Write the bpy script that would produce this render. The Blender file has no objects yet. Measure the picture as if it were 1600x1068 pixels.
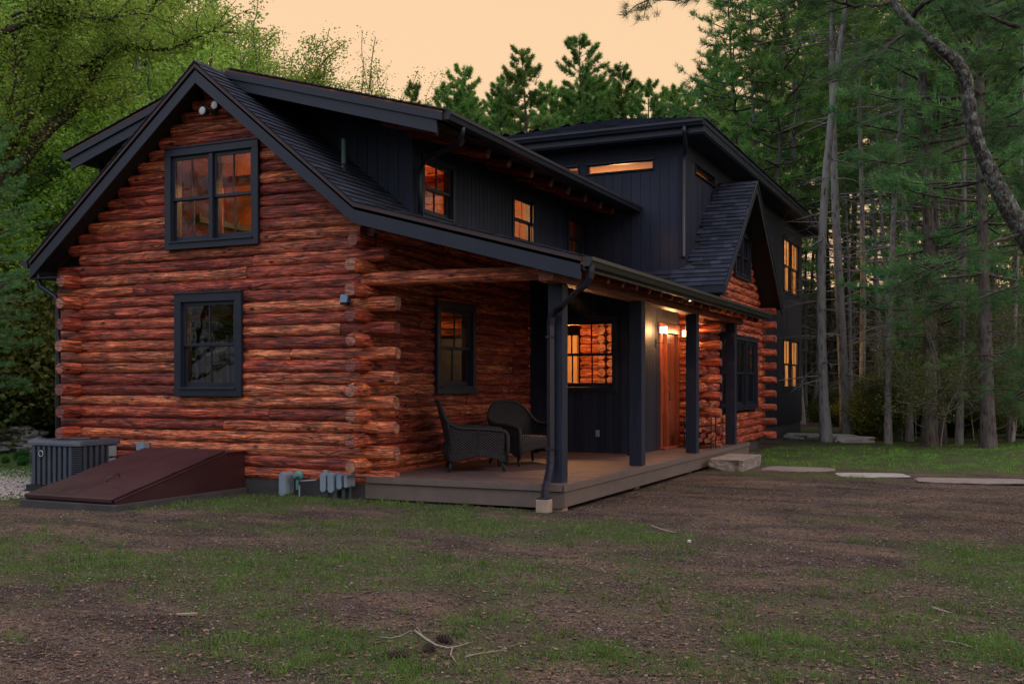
SKYK = .02; SUNE = .65; SUND = (.90, -.30, .55); EXPO = 0.0
import bpy, bmesh, math, random
import numpy as np
from mathutils import Vector, Matrix
R_ = math.radians
rng = np.random.default_rng(11)
random.seed(5)
SC = bpy.context.scene
COL = SC.collection
BASE = {}

# ------------------------------------------------------------------ noise
_perm = np.random.default_rng(3).random((64, 64, 64))
def vnoise(x, y, z=0.0):
    x, y, z = np.broadcast_arrays(np.asarray(x, float), np.asarray(y, float), np.asarray(z, float))
    xi, yi, zi = np.floor(x).astype(int), np.floor(y).astype(int), np.floor(z).astype(int)
    fx, fy, fz = x - xi, y - yi, z - zi
    fx, fy, fz = fx*fx*(3-2*fx), fy*fy*(3-2*fy), fz*fz*(3-2*fz)
    g = lambda a, b, c: _perm[(xi+a) & 63, (yi+b) & 63, (zi+c) & 63]
    l = lambda a, b, t: a + (b-a)*t
    return l(l(l(g(0,0,0), g(1,0,0), fx), l(g(0,1,0), g(1,1,0), fx), fy),
             l(l(g(0,0,1), g(1,0,1), fx), l(g(0,1,1), g(1,1,1), fx), fy), fz)*2-1
def fbm(x, y, z=0.0, o=4):
    s, a, f = 0, .5, 1
    for _ in range(o):
        s = s + a*vnoise(x*f+17.3*_, y*f+5.1*_, z*f); a *= .5; f *= 2.03
    return s

# ------------------------------------------------------------------ materials
def nd(nt, t, **k):
    n = nt.nodes.new(t)
    for a, b in k.items():
        setattr(n, a, b)
    return n
def ramp(nt, fac, stops, interp='LINEAR'):
    r = nd(nt, 'ShaderNodeValToRGB'); r.color_ramp.interpolation = interp
    e = r.color_ramp.elements
    while len(e) < len(stops): e.new(.5)
    for i, (p, c) in enumerate(stops):
        e[i].position = p; e[i].color = (*c, 1) if len(c) == 3 else c
    nt.links.new(fac, r.inputs[0]); return r.outputs[0]
def newmat(name, rough=.7, spec=.5):
    m = bpy.data.materials.new(name); m.use_nodes = True
    nt = m.node_tree; b = nt.nodes['Principled BSDF']
    b.inputs['Roughness'].default_value = rough
    b.inputs['Specular IOR Level'].default_value = spec
    return m, nt, b
def mapping(nt, src, scale):
    mp = nd(nt, 'ShaderNodeMapping'); mp.inputs['Scale'].default_value = scale
    nt.links.new(src, mp.inputs['Vector']); return mp.outputs[0]
def noise(nt, vec, scale, detail=6, rough=.6, dist=0):
    n = nd(nt, 'ShaderNodeTexNoise'); n.inputs['Scale'].default_value = scale
    n.inputs['Detail'].default_value = detail; n.inputs['Roughness'].default_value = rough
    n.inputs['Distortion'].default_value = dist
    nt.links.new(vec, n.inputs['Vector']); return n.outputs['Fac']
def mixc(nt, fac, a, b, mode='MIX'):
    n = nd(nt, 'ShaderNodeMix', data_type='RGBA', blend_type=mode)
    for s, i in ((fac, 0), (a, 6), (b, 7)):
        if isinstance(s, (int, float)): n.inputs[i].default_value = s
        elif isinstance(s, tuple): n.inputs[i].default_value = (*s, 1)
        else: nt.links.new(s, n.inputs[i])
    return n.outputs[2]
def math_(nt, op, a, b=0.0, c=None):
    n = nd(nt, 'ShaderNodeMath', operation=op)
    for i, s in enumerate((a, b) if c is None else (a, b, c)):
        if isinstance(s, (int, float)): n.inputs[i].default_value = s
        else: nt.links.new(s, n.inputs[i])
    return n.outputs[0]
def bump(nt, b, h, dist=.01, strength=1.0, prev=None):
    n = nd(nt, 'ShaderNodeBump'); n.inputs['Distance'].default_value = dist
    n.inputs['Strength'].default_value = strength
    nt.links.new(h, n.inputs['Height'])
    if prev is not None: nt.links.new(prev, n.inputs['Normal'])
    nt.links.new(n.outputs[0], b.inputs['Normal']); return n.outputs[0]
def objco(nt):
    return nd(nt, 'ShaderNodeTexCoord').outputs['Object']
def attr(nt, name):
    return nd(nt, 'ShaderNodeAttribute', attribute_name=name)

def plain(name, col, rough=.6, var=.25, scale=4, bdist=.002, bscale=60, metal=0, spec=.5, stretch=(1,1,1)):
    m, nt, b = newmat(name, rough, spec); b.inputs['Metallic'].default_value = metal
    co = mapping(nt, objco(nt), stretch)
    n = noise(nt, co, scale, 8, .65)
    lo = tuple(c*(1-var) for c in col); hi = tuple(min(1, c*(1+var)) for c in col)
    nt.links.new(ramp(nt, n, [(.3, lo), (.7, hi)]), b.inputs['Base Color'])
    nt.links.new(math_(nt, 'MULTIPLY_ADD', n, .3, rough-.15), b.inputs['Roughness'])
    if bdist: bump(nt, b, noise(nt, co, bscale, 4, .6), bdist)
    return m

def wood_mat(name, c1, c2, c3, rough=.5, axis=(1, 12, 12), scale=3.0, gap=.006):
    m, nt, b = newmat(name, rough, .4)
    co = mapping(nt, objco(nt), axis)
    g = noise(nt, co, scale, 9, .65, .6)
    big = noise(nt, objco(nt), .9, 3)
    c = ramp(nt, g, [(.28, c3), (.48, c1), (.72, c2)])
    c = mixc(nt, ramp(nt, big, [(.35, (0,0,0)), (.7, (1,1,1))]), c, mixc(nt, 1.0, c, (.62,.6,.62), 'MULTIPLY'))
    nt.links.new(c, b.inputs['Base Color'])
    bump(nt, b, g, gap)
    return m

def log_mat():
    m, nt, b = newmat('stained_log', .42, .5)
    uv = attr(nt, 'lu').outputs['Vector']; lc = attr(nt, 'lc')
    sep = nd(nt, 'ShaderNodeSeparateColor'); nt.links.new(lc.outputs['Color'], sep.inputs[0])
    tint, isend, rad = sep.outputs
    co = mapping(nt, uv, (1.2, 9, 1))
    grain = noise(nt, co, 1.6, 10, .72, .9)
    fine = noise(nt, mapping(nt, uv, (4, 60, 1)), 1.5, 6, .7, .3)
    patch = noise(nt, mapping(nt, uv, (1.4, 3.0, 1)), 1.0, 5, .6, .5)
    kn = nd(nt, 'ShaderNodeTexVoronoi'); kn.inputs['Scale'].default_value = 1.0
    nt.links.new(mapping(nt, uv, (2.6, 3.5, 1)), kn.inputs['Vector'])
    knot = ramp(nt, kn.outputs['Distance'], [(0.0, (1,1,1)), (.10, (.9,.9,.9)), (.17, (0,0,0))])
    base = ramp(nt, grain, [(.30, (.018,.009,.007)), (.40, (.10,.030,.019)), (.47, (.30,.074,.038)), (.55, (.50,.140,.070)), (.68, (.74,.30,.16))])
    red = ramp(nt, patch, [(.32, (.50,.22,.30)), (.46, (.92,.85,.9)), (.62, (1.15,1.0,.95)), (.78, (1.15,1.35,1.25))])
    base = mixc(nt, 1.0, base, red, 'MULTIPLY')
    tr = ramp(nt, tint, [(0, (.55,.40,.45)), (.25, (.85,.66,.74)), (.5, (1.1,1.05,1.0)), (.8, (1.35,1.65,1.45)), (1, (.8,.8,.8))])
    base = mixc(nt, 1.0, base, tr, 'MULTIPLY')
    base = mixc(nt, knot, base, (.020,.008,.006))
    mot = noise(nt, mapping(nt, uv, (3.5, 6, 1)), 1.6, 8, .75, .7)
    base = mixc(nt, 1.0, base, ramp(nt, mot, [(.30, (.34,.30,.32)), (.42, (1.0,.98,.98)), (.55, (1.65,1.55,1.35)), (.68, (1.9,2.2,1.9))]), 'MULTIPLY')
    chk = nd(nt, 'ShaderNodeTexVoronoi', feature='DISTANCE_TO_EDGE'); chk.inputs['Scale'].default_value = 1.0
    nt.links.new(mapping(nt, uv, (1.1, 11, 1)), chk.inputs['Vector'])
    check = ramp(nt, chk.outputs['Distance'], [(.0, (1,1,1)), (.035, (.7,.7,.7)), (.07, (0,0,0))])
    base = mixc(nt, math_(nt, 'MULTIPLY', check, .45), base, (.016,.007,.006))
    slash = noise(nt, mapping(nt, uv, (5, 22, 1)), 1.3, 5, .65, .8)
    base = mixc(nt, ramp(nt, slash, [(.28, (.8,.8,.8)), (.37, (0,0,0))]), base, (.035,.012,.009))
    stain = noise(nt, mapping(nt, uv, (.9, 1.3, 1)), 2.2, 4, .6)
    base = mixc(nt, math_(nt, 'MULTIPLY', ramp(nt, stain, [(.58, (0,0,0)), (.72, (1,1,1))]), .6), base, (.035,.014,.016))
    wv = nd(nt, 'ShaderNodeMath', operation='SINE'); nt.links.new(math_(nt, 'MULTIPLY', rad, 60.0), wv.inputs[0])
    ec = ramp(nt, math_(nt, 'MULTIPLY_ADD', wv.outputs[0], .12, noise(nt, uv, 9, 6)), [(.3, (.12,.045,.035)), (.5, (.30,.10,.075)), (.75, (.46,.20,.14))])
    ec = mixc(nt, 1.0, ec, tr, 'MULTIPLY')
    ec = mixc(nt, ramp(nt, rad, [(.90, (0,0,0)), (.98, (1,1,1))]), ec, (.03,.012,.01))
    nt.links.new(mixc(nt, isend, base, ec), b.inputs['Base Color'])
    nt.links.new(math_(nt, 'MULTIPLY_ADD', fine, .35, .36), b.inputs['Roughness'])
    n1 = bump(nt, b, grain, .022)
    n2 = bump(nt, b, fine, .006, 1, n1)
    n3 = bump(nt, b, math_(nt, 'MULTIPLY', knot, -1.0), .010, .8, n2)
    n4 = bump(nt, b, slash, .016, .9, n3)
    bump(nt, b, math_(nt, 'MULTIPLY_ADD', check, -1.0, mot), .018, .9, n4)
    return m

def shingle_mat():
    m, nt, b = newmat('asphalt_shingle', .85, .35)
    t = attr(nt, 'tint').outputs['Fac']
    sp = noise(nt, objco(nt), 160, 3, .8)
    c = ramp(nt, t, [(0, (.007,.010,.019)), (.5, (.015,.022,.040)), (1, (.030,.041,.068))])
    c = mixc(nt, 1.0, c, ramp(nt, sp, [(.35, (.6,.6,.6)), (.7, (1.5,1.5,1.5))]), 'MULTIPLY')
    nt.links.new(c, b.inputs['Base Color'])
    bump(nt, b, sp, .004)
    return m

def siding_mat():
    m, nt, b = newmat('black_painted_board', .55, .35)
    t = attr(nt, 'tint').outputs['Fac']
    co = mapping(nt, objco(nt), (14, 14, 1.0))
    g = noise(nt, co, 2.6, 8, .7, .4)
    kn = nd(nt, 'ShaderNodeTexVoronoi'); kn.inputs['Scale'].default_value = 2.3
    nt.links.new(mapping(nt, objco(nt), (1.6, 1.6, .7)), kn.inputs['Vector'])
    c = ramp(nt, g, [(.3, (.008,.012,.024)), (.7, (.019,.026,.050))])
    c = mixc(nt, 1.0, c, ramp(nt, t, [(0, (.75,.75,.75)), (1, (1.3,1.3,1.3))]), 'MULTIPLY')
    c = mixc(nt, ramp(nt, kn.outputs['Distance'], [(0.02, (.8,.8,.8)), (.07, (0,0,0))]), c, (.012,.012,.016))
    nt.links.new(c, b.inputs['Base Color'])
    bump(nt, b, g, .004)
    return m

def glass_mat(name, refl=.09):
    m = bpy.data.materials.new(name); m.use_nodes = True; nt = m.node_tree; nt.nodes.clear()
    out = nd(nt, 'ShaderNodeOutputMaterial'); mx = nd(nt, 'ShaderNodeMixShader')
    tr = nd(nt, 'ShaderNodeBsdfTransparent'); tr.inputs[0].default_value = (.93,.94,.93,1)
    gl = nd(nt, 'ShaderNodeBsdfGlossy'); gl.inputs['Roughness'].default_value = .015
    fr = nd(nt, 'ShaderNodeFresnel'); fr.inputs['IOR'].default_value = 1.5
    co = objco(nt)
    bm = nd(nt, 'ShaderNodeBump'); bm.inputs['Distance'].default_value = .004; bm.inputs['Strength'].default_value = .35
    nt.links.new(noise(nt, co, 2.2, 2), bm.inputs['Height']); nt.links.new(bm.outputs[0], gl.inputs['Normal'])
    nt.links.new(math_(nt, 'MULTIPLY_ADD', fr.outputs[0], 1.0, refl), mx.inputs[0])
    nt.links.new(tr.outputs[0], mx.inputs[1]); nt.links.new(gl.outputs[0], mx.inputs[2]); nt.links.new(mx.outputs[0], out.inputs[0])
    return m

def emit_mat(name, col, s):
    m, nt, b = newmat(name); b.inputs['Base Color'].default_value = (*col, 1)
    b.inputs['Emission Color'].default_value = (*col, 1); b.inputs['Emission Strength'].default_value = s
    return m

def leaf_mat(name, dark, mid, light, transl=.35):
    m, nt, b = newmat(name, .55, .3)
    t = attr(nt, 'tint').outputs['Fac']
    oi = nd(nt, 'ShaderNodeObjectInfo').outputs['Random']
    c = ramp(nt, t, [(0, dark), (.5, mid), (1, light)])
    h = nd(nt, 'ShaderNodeHueSaturation'); nt.links.new(c, h.inputs['Color'])
    nt.links.new(math_(nt, 'MULTIPLY_ADD', oi, .03, .485), h.inputs['Hue'])
    nt.links.new(math_(nt, 'MULTIPLY_ADD', oi, .45, .78), h.inputs['Value'])
    nt.links.new(h.outputs[0], b.inputs['Base Color'])
    tr = nd(nt, 'ShaderNodeBsdfTranslucent'); nt.links.new(h.outputs[0], tr.inputs[0])
    mx = nd(nt, 'ShaderNodeMixShader'); mx.inputs[0].default_value = transl
    nt.links.new(b.outputs[0], mx.inputs[1]); nt.links.new(tr.outputs[0], mx.inputs[2])
    nt.links.new(mx.outputs[0], nt.nodes['Material Output'].inputs[0])
    return m

def bark_mat(name, c1, c2, lich=(.14,.16,.13), la=.5, vs=9):
    m, nt, b = newmat(name, .9, .2)
    co = objco(nt)
    v = nd(nt, 'ShaderNodeTexVoronoi'); v.inputs['Scale'].default_value = vs
    nt.links.new(mapping(nt, co, (1.6, 1.6, .45)), v.inputs['Vector'])
    n = noise(nt, mapping(nt, co, (5, 5, 1)), 3.0, 8, .7, .5)
    h = math_(nt, 'ADD', v.outputs['Distance'], n)
    c = ramp(nt, h, [(.5, c1), (1.1, c2)])
    l = ramp(nt, noise(nt, co, .4*vs, 8, .8), [(.48, (0,0,0)), (.58, (la,la,la))])
    nt.links.new(mixc(nt, l, c, lich), b.inputs['Base Color'])
    bump(nt, b, h, .03)
    return m

MT = {}
MT['log'] = log_mat()
MT['shingle'] = shingle_mat()
MT['siding'] = siding_mat()
MT['trim'] = plain('charcoal_painted_trim', (.010,.0155,.030), .42, .18, 3, .0015, 40, stretch=(1,1,1))
MT['metal'] = plain('black_painted_metal', (.013,.017,.028), .42, .2, 3, .0006, 20)
MT['gutterm'] = plain('dark_gutter_metal', (.020,.024,.024), .42, .2, 3, .0006, 20)
MT['beam'] = wood_mat('hewn_red_brown_timber', (.22,.055,.028), (.42,.13,.06), (.07,.018,.012), .5, (9, 1.0, 9))
MT['beamx'] = wood_mat('peeled_red_brown_log', (.30,.07,.04), (.52,.17,.09), (.07,.018,.014), .45, (1.2, 10, 10))
MT['ceil'] = wood_mat('ceiling_boards', (.26,.085,.035), (.42,.15,.06), (.10,.03,.015), .55, (1.2, 9, 9))
MT['deck'] = plain('weathered_deck_board', (.115,.072,.064), .55, .35, 3, .003, 30, stretch=(1, 6, 1))
MT['fascia'] = plain('composite_fascia_board', (.13,.10,.085), .7, .15, 5, .002, 150)
MT['concrete'] = plain('dark_concrete', (.05,.047,.05), .85, .3, 3, .004, 30)
MT['buff'] = plain('buff_concrete', (.34,.26,.20), .9, .2, 6, .003, 80)
MT['drywall'] = plain('tan_plaster', (.62,.40,.20), .8, .06, 2, .001, 50)
MT['floorw'] = wood_mat('interior_floorboards', (.28,.12,.05), (.36,.16,.07), (.16,.06,.03), .35, (1, 9, 9))
MT['glass'] = glass_mat('window_glass', .02)
MT['door'] = wood_mat('mahogany_door', (.24,.060,.030), (.34,.095,.045), (.12,.03,.016), .35, (10, 10, 1.0))
MT['wicker'] = None
MT['oxblood'] = plain('oxblood_painted_steel', (.040,.014,.017), .42, .2, 2, .0008, 12)
MT['acmetal'] = plain('grey_blue_powder_coat', (.050,.066,.092), .5, .15, 4, .001, 30)
MT['black'] = plain('matt_black', (.012,.012,.014), .7, .2)
MT['pvc'] = plain('grey_pvc', (.20,.26,.32), .45, .1, 4, .0006, 40)
MT['regul'] = plain('green_grey_cast_metal', (.07,.20,.19), .45, .2, 10, .001, 60)
MT['white'] = plain('white_plastic', (.24,.27,.30), .5, .06)
MT['stone'] = plain('granite_block', (.22,.19,.165), .9, .45, 7, .02, 14)
MT['flag'] = plain('grey_flagstone', (.30,.285,.26), .88, .3, 5, .008, 12)
MT['flagb'] = plain('brown_flagstone', (.19,.16,.14), .88, .3, 5, .008, 12)
MT['stick'] = plain('bleached_wood', (.30,.24,.20), .85, .3, 12, .002, 60)
MT['cone'] = plain('pine_cone_scale', (.055,.035,.030), .85, .3, 20, .002, 60)
MT['pipe'] = plain('green_vent_pipe', (.045,.085,.065), .6, .2)
MT['lamp'] = emit_mat('lit_lamp_shade', (1.0,.62,.30), 9.0)
MT['lampglass'] = plain('clear_bulb_face', (.55,.56,.56), .15, .1)
MT['bark'] = bark_mat('pine_bark', (.022,.018,.016), (.095,.078,.068))
MT['barkpale'] = bark_mat('pale_bark', (.065,.062,.060), (.24,.23,.22), (.26,.27,.23), .5)
MT['barkdark'] = bark_mat('dark_bark', (.016,.013,.012), (.06,.048,.042), (.09,.10,.08), .35)
MT['barklichen'] = bark_mat('lichen_bark', (.008,.007,.007), (.060,.055,.050), (.20,.23,.19), .9, 26)
MT['needle'] = leaf_mat('pine_needles', (.042,.12,.030), (.12,.27,.062), (.28,.46,.10), .38)
MT['needleb'] = leaf_mat('bluish_needles', (.035,.11,.042), (.09,.23,.078), (.19,.39,.12), .38)
MT['leaf'] = leaf_mat('spring_leaves', (.11,.20,.030), (.26,.42,.06), (.48,.64,.12), .5)
MT['leafd'] = leaf_mat('understory_leaves', (.035,.07,.016), (.10,.14,.03), (.22,.21,.05), .4)
MT['grass'] = leaf_mat('grass_blades', (.035,.075,.014), (.075,.155,.026), (.15,.25,.045), .3)
MT['lawn'] = leaf_mat('lawn_blades', (.06,.17,.022), (.13,.33,.04), (.23,.46,.065), .4)
MT['ground_cover'] = leaf_mat('ground_cover_leaves', (.02,.08,.015), (.05,.17,.03), (.12,.30,.05), .3)

def wicker_mat():
    m, nt, b = newmat('black_woven_wicker', .5, .45)
    uv = attr(nt, 'lu').outputs['Vector']
    s = nd(nt, 'ShaderNodeSeparateXYZ'); nt.links.new(uv, s.inputs[0])
    a = math_(nt, 'SINE', math_(nt, 'MULTIPLY', s.outputs[0], 130.0))
    c = math_(nt, 'SINE', math_(nt, 'MULTIPLY', s.outputs[1], 170.0))
    h = math_(nt, 'MULTIPLY', a, c)
    col = ramp(nt, h, [(.3, (.006,.006,.007)), (.8, (.095,.088,.10))])
    nt.links.new(col, b.inputs['Base Color']); bump(nt, b, h, .008)
    return m
MT['wicker'] = wicker_mat()

# ------------------------------------------------------------------ mesh builder
class MB:
    def __init__(s): s.v, s.f, s.m, s.t = [], [], [], []
    def add(s, vs, fs, mi=0, tint=.5):
        o = len(s.v); s.v += [tuple(v) for v in vs]; s.f += [tuple(i+o for i in f) for f in fs]
        s.m += [mi]*len(fs); s.t += [tint]*len(vs)
    def hexa(s, p, mi=0, tint=.5):
        s.add(p, [(0,3,2,1),(4,5,6,7),(0,1,5,4),(1,2,6,5),(2,3,7,6),(3,0,4,7)], mi, tint)
    def box(s, x0, x1, y0, y1, z0, z1, mi=0, tint=.5):
        s.hexa([(x0,y0,z0),(x1,y0,z0),(x1,y1,z0),(x0,y1,z0),(x0,y0,z1),(x1,y0,z1),(x1,y1,z1),(x0,y1,z1)], mi, tint)
    def fbox(s, F, u0, u1, n0, n1, z0, z1, mi=0, tint=.5):
        s.hexa([F(u0,n0,z0),F(u1,n0,z0),F(u1,n1,z0),F(u0,n1,z0),F(u0,n0,z1),F(u1,n0,z1),F(u1,n1,z1),F(u0,n1,z1)], mi, tint)
    def prism(s, poly, vec, mi=0, tint=.5):
        n = len(poly); v = Vector(vec)
        s.add([Vector(p) for p in poly]+[Vector(p)+v for p in poly],
              [tuple(range(n))[::-1], tuple(range(n, 2*n))]+[(i, (i+1) % n, n+(i+1) % n, n+i) for i in range(n)], mi, tint)
    def tube(s, path, rad, n=8, cap=True, mi=0, tint=.5, squash=None):
        path = [Vector(p) for p in path]
        if isinstance(rad, (int, float)): rad = [rad]*len(path)
        vs = []; up = None
        for i, p in enumerate(path):
            t = (path[min(i+1, len(path)-1)]-path[max(i-1, 0)]).normalized()
            if up is None:
                a = Vector((0,0,1)) if abs(t.z) < .9 else Vector((1,0,0))
                up = (a - t*a.dot(t)).normalized()
            else:
                up = (up - t*up.dot(t)).normalized()
            w = t.cross(up)
            for k in range(n):
                an = 2*math.pi*k/n
                vs.append(p+up*math.cos(an)*rad[i]+w*math.sin(an)*rad[i]*(squash or 1))
        fs = [(i*n+k, i*n+(k+1) % n, (i+1)*n+(k+1) % n, (i+1)*n+k) for i in range(len(path)-1) for k in range(n)]
        if cap: fs += [tuple(range(n))[::-1], tuple(range((len(path)-1)*n, len(path)*n))]
        s.add(vs, fs, mi, tint)
    def rtube(s, path, wu, wv, side, mi=0):
        """rectangular downspout section swept along a path; side = fixed width direction"""
        path = [Vector(p) for p in path]; sd = Vector(side).normalized(); vs = []
        for i, p in enumerate(path):
            t = (path[min(i+1, len(path)-1)]-path[max(i-1, 0)]).normalized()
            w = t.cross(sd).normalized()
            for a, b in ((-1,-1),(1,-1),(1,1),(-1,1)):
                vs.append(p+sd*a*wu/2+w*b*wv/2)
        fs = [(i*4+k, i*4+(k+1) % 4, i*4+4+(k+1) % 4, i*4+4+k) for i in range(len(path)-1) for k in range(4)]
        fs += [(3,2,1,0), tuple(range(len(vs)-4, len(vs)))]
        s.add(vs, fs, mi)
    def lathe(s, c, prof, n=16, axis='z', mi=0):
        vs = []
        for r, h in prof:
            for k in range(n):
                a = 2*math.pi*k/n; x, y = r*math.cos(a), r*math.sin(a)
                vs.append({'z': (c[0]+x, c[1]+y, c[2]+h), 'y': (c[0]+x, c[1]+h, c[2]+y), 'x': (c[0]+h, c[1]+x, c[2]+y)}[axis])
        fs = [(i*n+k, i*n+(k+1) % n, (i+1)*n+(k+1) % n, (i+1)*n+k) for i in range(len(prof)-1) for k in range(n)]
        fs += [tuple(range(n))[::-1], tuple(range((len(prof)-1)*n, len(prof)*n))]
        s.add(vs, fs, mi)
    def build(s, name, mats, parent=None, smooth=False, bevel=0, loc=None, normals=True):
        b = Vector(loc) if loc is not None else (BASE[parent.name] if parent is not None else Vector((0,0,0)))
        me = bpy.data.meshes.new(name)
        me.from_pydata([(v[0]-b.x, v[1]-b.y, v[2]-b.z) for v in s.v], [], s.f)
        if not isinstance(mats, (list, tuple)): mats = [mats]
        for m in mats: me.materials.append(m)
        if len(mats) > 1: me.polygons.foreach_set('material_index', s.m)
        a = me.attributes.new('tint', 'FLOAT', 'POINT'); a.data.foreach_set('value', s.t)
        if normals:
            bm = bmesh.new(); bm.from_mesh(me); bmesh.ops.recalc_face_normals(bm, faces=bm.faces); bm.to_mesh(me); bm.free()
        if smooth:
            me.polygons.foreach_set('use_smooth', [True]*len(me.polygons))
        me.update()
        o = bpy.data.objects.new(name, me); COL.objects.link(o)
        if parent is not None:
            o.parent = parent; BASE[o.name] = b
        else:
            o.location = b; BASE[o.name] = b
        if bevel:
            md = o.modifiers.new('Bevel', 'BEVEL'); md.width = bevel; md.segments = 2; md.limit_method = 'ANGLE'; md.angle_limit = R_(40)
        return o

def thing(name, label, cat, loc, group=None, rot=None):
    o = bpy.data.objects.new(name, None); COL.objects.link(o); o.location = loc
    o.empty_display_size = .3
    if rot: o.rotation_euler = rot
    o['label'] = label; o['category'] = cat
    if group: o['group'] = group
    BASE[o.name] = Vector(loc); return o
def local_thing(*a, **k):
    o = thing(*a, **k); BASE[o.name] = Vector((0,0,0)); return o
def tag(o, label=None, cat=None, group=None, kind=None):
    if label: o['label'] = label
    if cat: o['category'] = cat
    if group: o['group'] = group
    if kind: o['kind'] = kind
    return o
def frame(O, U, N):
    O, U, N = Vector(O), Vector(U), Vector(N)
    return lambda u, n, z: O+U*u+N*n+Vector((0,0,z))

# fast numpy mesh
def np_mesh(name, verts, faces, mat, tint=None, smooth=False, extra=None):
    me = bpy.data.meshes.new(name)
    nv, nf, k = len(verts), len(faces), faces.shape[1]
    me.vertices.add(nv); me.vertices.foreach_set('co', np.ascontiguousarray(verts, np.float32).ravel())
    me.loops.add(nf*k); me.loops.foreach_set('vertex_index', np.ascontiguousarray(faces, np.int32).ravel())
    me.polygons.add(nf); me.polygons.foreach_set('loop_start', np.arange(0, nf*k, k, dtype=np.int32))
    me.polygons.foreach_set('use_smooth', np.full(nf, bool(smooth)))
    if tint is not None:
        a = me.attributes.new('tint', 'FLOAT', 'POINT'); a.data.foreach_set('value', np.ascontiguousarray(tint, np.float32))
    me.materials.append(mat); me.update(calc_edges=True)
    return me

# ------------------------------------------------------------------ logs
class LB:
    """collects stained logs: displaced cylinders with end faces, into one wall mesh"""
    def __init__(s): s.V, s.F, s.U, s.C, s.n = [], [], [], [], 0
    def log(s, p0, p1, r=.098, seg=.055, k=16, wob=1.0, squash=.97, tint=None, flat=0, endtint=None):
        p0, p1 = np.array(p0, float), np.array(p1, float)
        L = np.linalg.norm(p1-p0)
        if L < .05: return
        t = (p1-p0)/L
        up = np.array([0,0,1.]) if abs(t[2]) < .9 else np.array([1.,0,0])
        w = np.cross(t, up); w /= np.linalg.norm(w); up = np.cross(w, t)
        m = max(3, int(L/seg)+1)
        s0 = rng.random()*500; tint = rng.random() if tint is None else tint
        a = np.linspace(0, 2*math.pi, k+1)[None, :]; u = np.linspace(0, L, m)[:, None]
        ca, sa = np.cos(a), np.sin(a)
        rr = r*(1+.09*wob*fbm(u*1.1+s0, 0*a+s0, 0, 3)+.15*wob*fbm(u*2.6+s0, ca*1.3+s0, sa*1.3, 4)+.06*wob*vnoise(u*9+s0, ca*2.5, sa*2.5))
        rr = rr*(1+((ca**4+sa**4)**-.25-1)*.25)
        for _ in range(int(L*1.3*wob)+0):
            ku, ka, kr = rng.random()*L, rng.random()*6.28, .03+.03*rng.random()
            d2 = ((u-ku)/kr/1.2)**2+((np.angle(np.exp(1j*(a-ka))))*r/kr)**2
            rr = rr+r*.13*rng.random()*np.exp(-d2)
        e = np.minimum(u, L-u); rr = rr*(1-.10*np.exp(-(e/.018)**2))
        if flat: # hewn square-ish section
            q = np.maximum(abs(ca), abs(sa)); rr = rr*(1-flat+flat*np.minimum(1/q, 1.22))
        cy = .012*wob*fbm(u*.7+s0, 3.3, 0, 2); cz = .010*wob*fbm(u*.8+s0, 9.1, 0, 2)
        P = p0+t*u[..., None]+w*((rr*sa+cy)[..., None])+up*((rr*ca*squash+cz)[..., None])
        V = P.reshape(-1, 3)
        i = (np.arange(m-1)[:, None]*(k+1)+np.arange(k)[None, :]).ravel()
        F = np.stack([i, i+1, i+k+2, i+k+1], 1)
        U = np.stack([(u+0*a+s0).ravel(), ((0*u+a)/(2*math.pi)+s0).ravel(), np.zeros(V.shape[0])], 1)
        C = np.zeros((len(V), 4)); C[:, 0] = tint; C[:, 3] = 1
        s._add(V, F, U, C)
        for row, c, sg in ((0, p0, -1), (m-1, p1, 1)):
            ring = P[row]; c2 = ring[:k].mean(0)+t*sg*.004
            lv = [ring]; fr = [1.0]
            for q in (.66, .33): lv.append(c2+(ring-c2)*q); fr.append(q)
            V = np.concatenate(lv+[c2[None]]); n = k+1
            F = []
            for L_ in range(2):
                j = np.arange(k)+L_*n; F.append(np.stack([j, j+1, j+n+1, j+n], 1))
            j = np.arange(k)+2*n; F.append(np.stack([j, j+1, np.full(k, 3*n), np.full(k, 3*n)], 1))
            C = np.zeros((len(V), 4)); C[:, 0] = tint if endtint is None else endtint; C[:, 1] = 1; C[:, 3] = 1
            C[:, 2] = np.concatenate([np.full(n, 1.), np.full(n, .66), np.full(n, .33), [0]])
            dv = V-c2; U = np.stack([dv@w+s0, dv@up+s0, 0*dv[:, 0]], 1)
            s._add(V, np.concatenate(F), U, C)
    def _add(s, V, F, U, C):
        s.V.append(V); s.F.append(F+s.n); s.U.append(U); s.C.append(C); s.n += len(V)
    def build(s, name, parent, mat=None):
        V = np.concatenate(s.V); F = np.concatenate(s.F); b = BASE[parent.name] if parent is not None else Vector((0,0,0))
        V = V-np.array(b)
        q = F[:, 2] != F[:, 3]
        me = bpy.data.meshes.new(name)
        me.from_pydata(V.tolist(), [], [tuple(f) for f in F[q].tolist()]+[tuple(f[:3]) for f in F[~q].tolist()])
        me.polygons.foreach_set('use_smooth', [True]*len(me.polygons))
        a = me.attributes.new('lu', 'FLOAT_VECTOR', 'POINT'); a.data.foreach_set('vector', np.concatenate(s.U).astype(np.float32).ravel())
        a = me.attributes.new('lc', 'FLOAT_COLOR', 'POINT'); a.data.foreach_set('color', np.concatenate(s.C).astype(np.float32).ravel())
        me.materials.append(mat or MT['log'])
        bm = bmesh.new(); bm.from_mesh(me); bmesh.ops.recalc_face_normals(bm, faces=bm.faces); bm.to_mesh(me); bm.free()
        me.update()
        o = bpy.data.objects.new(name, me); COL.objects.link(o); o.parent = parent
        if parent is not None: BASE[o.name] = b
        return o

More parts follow.
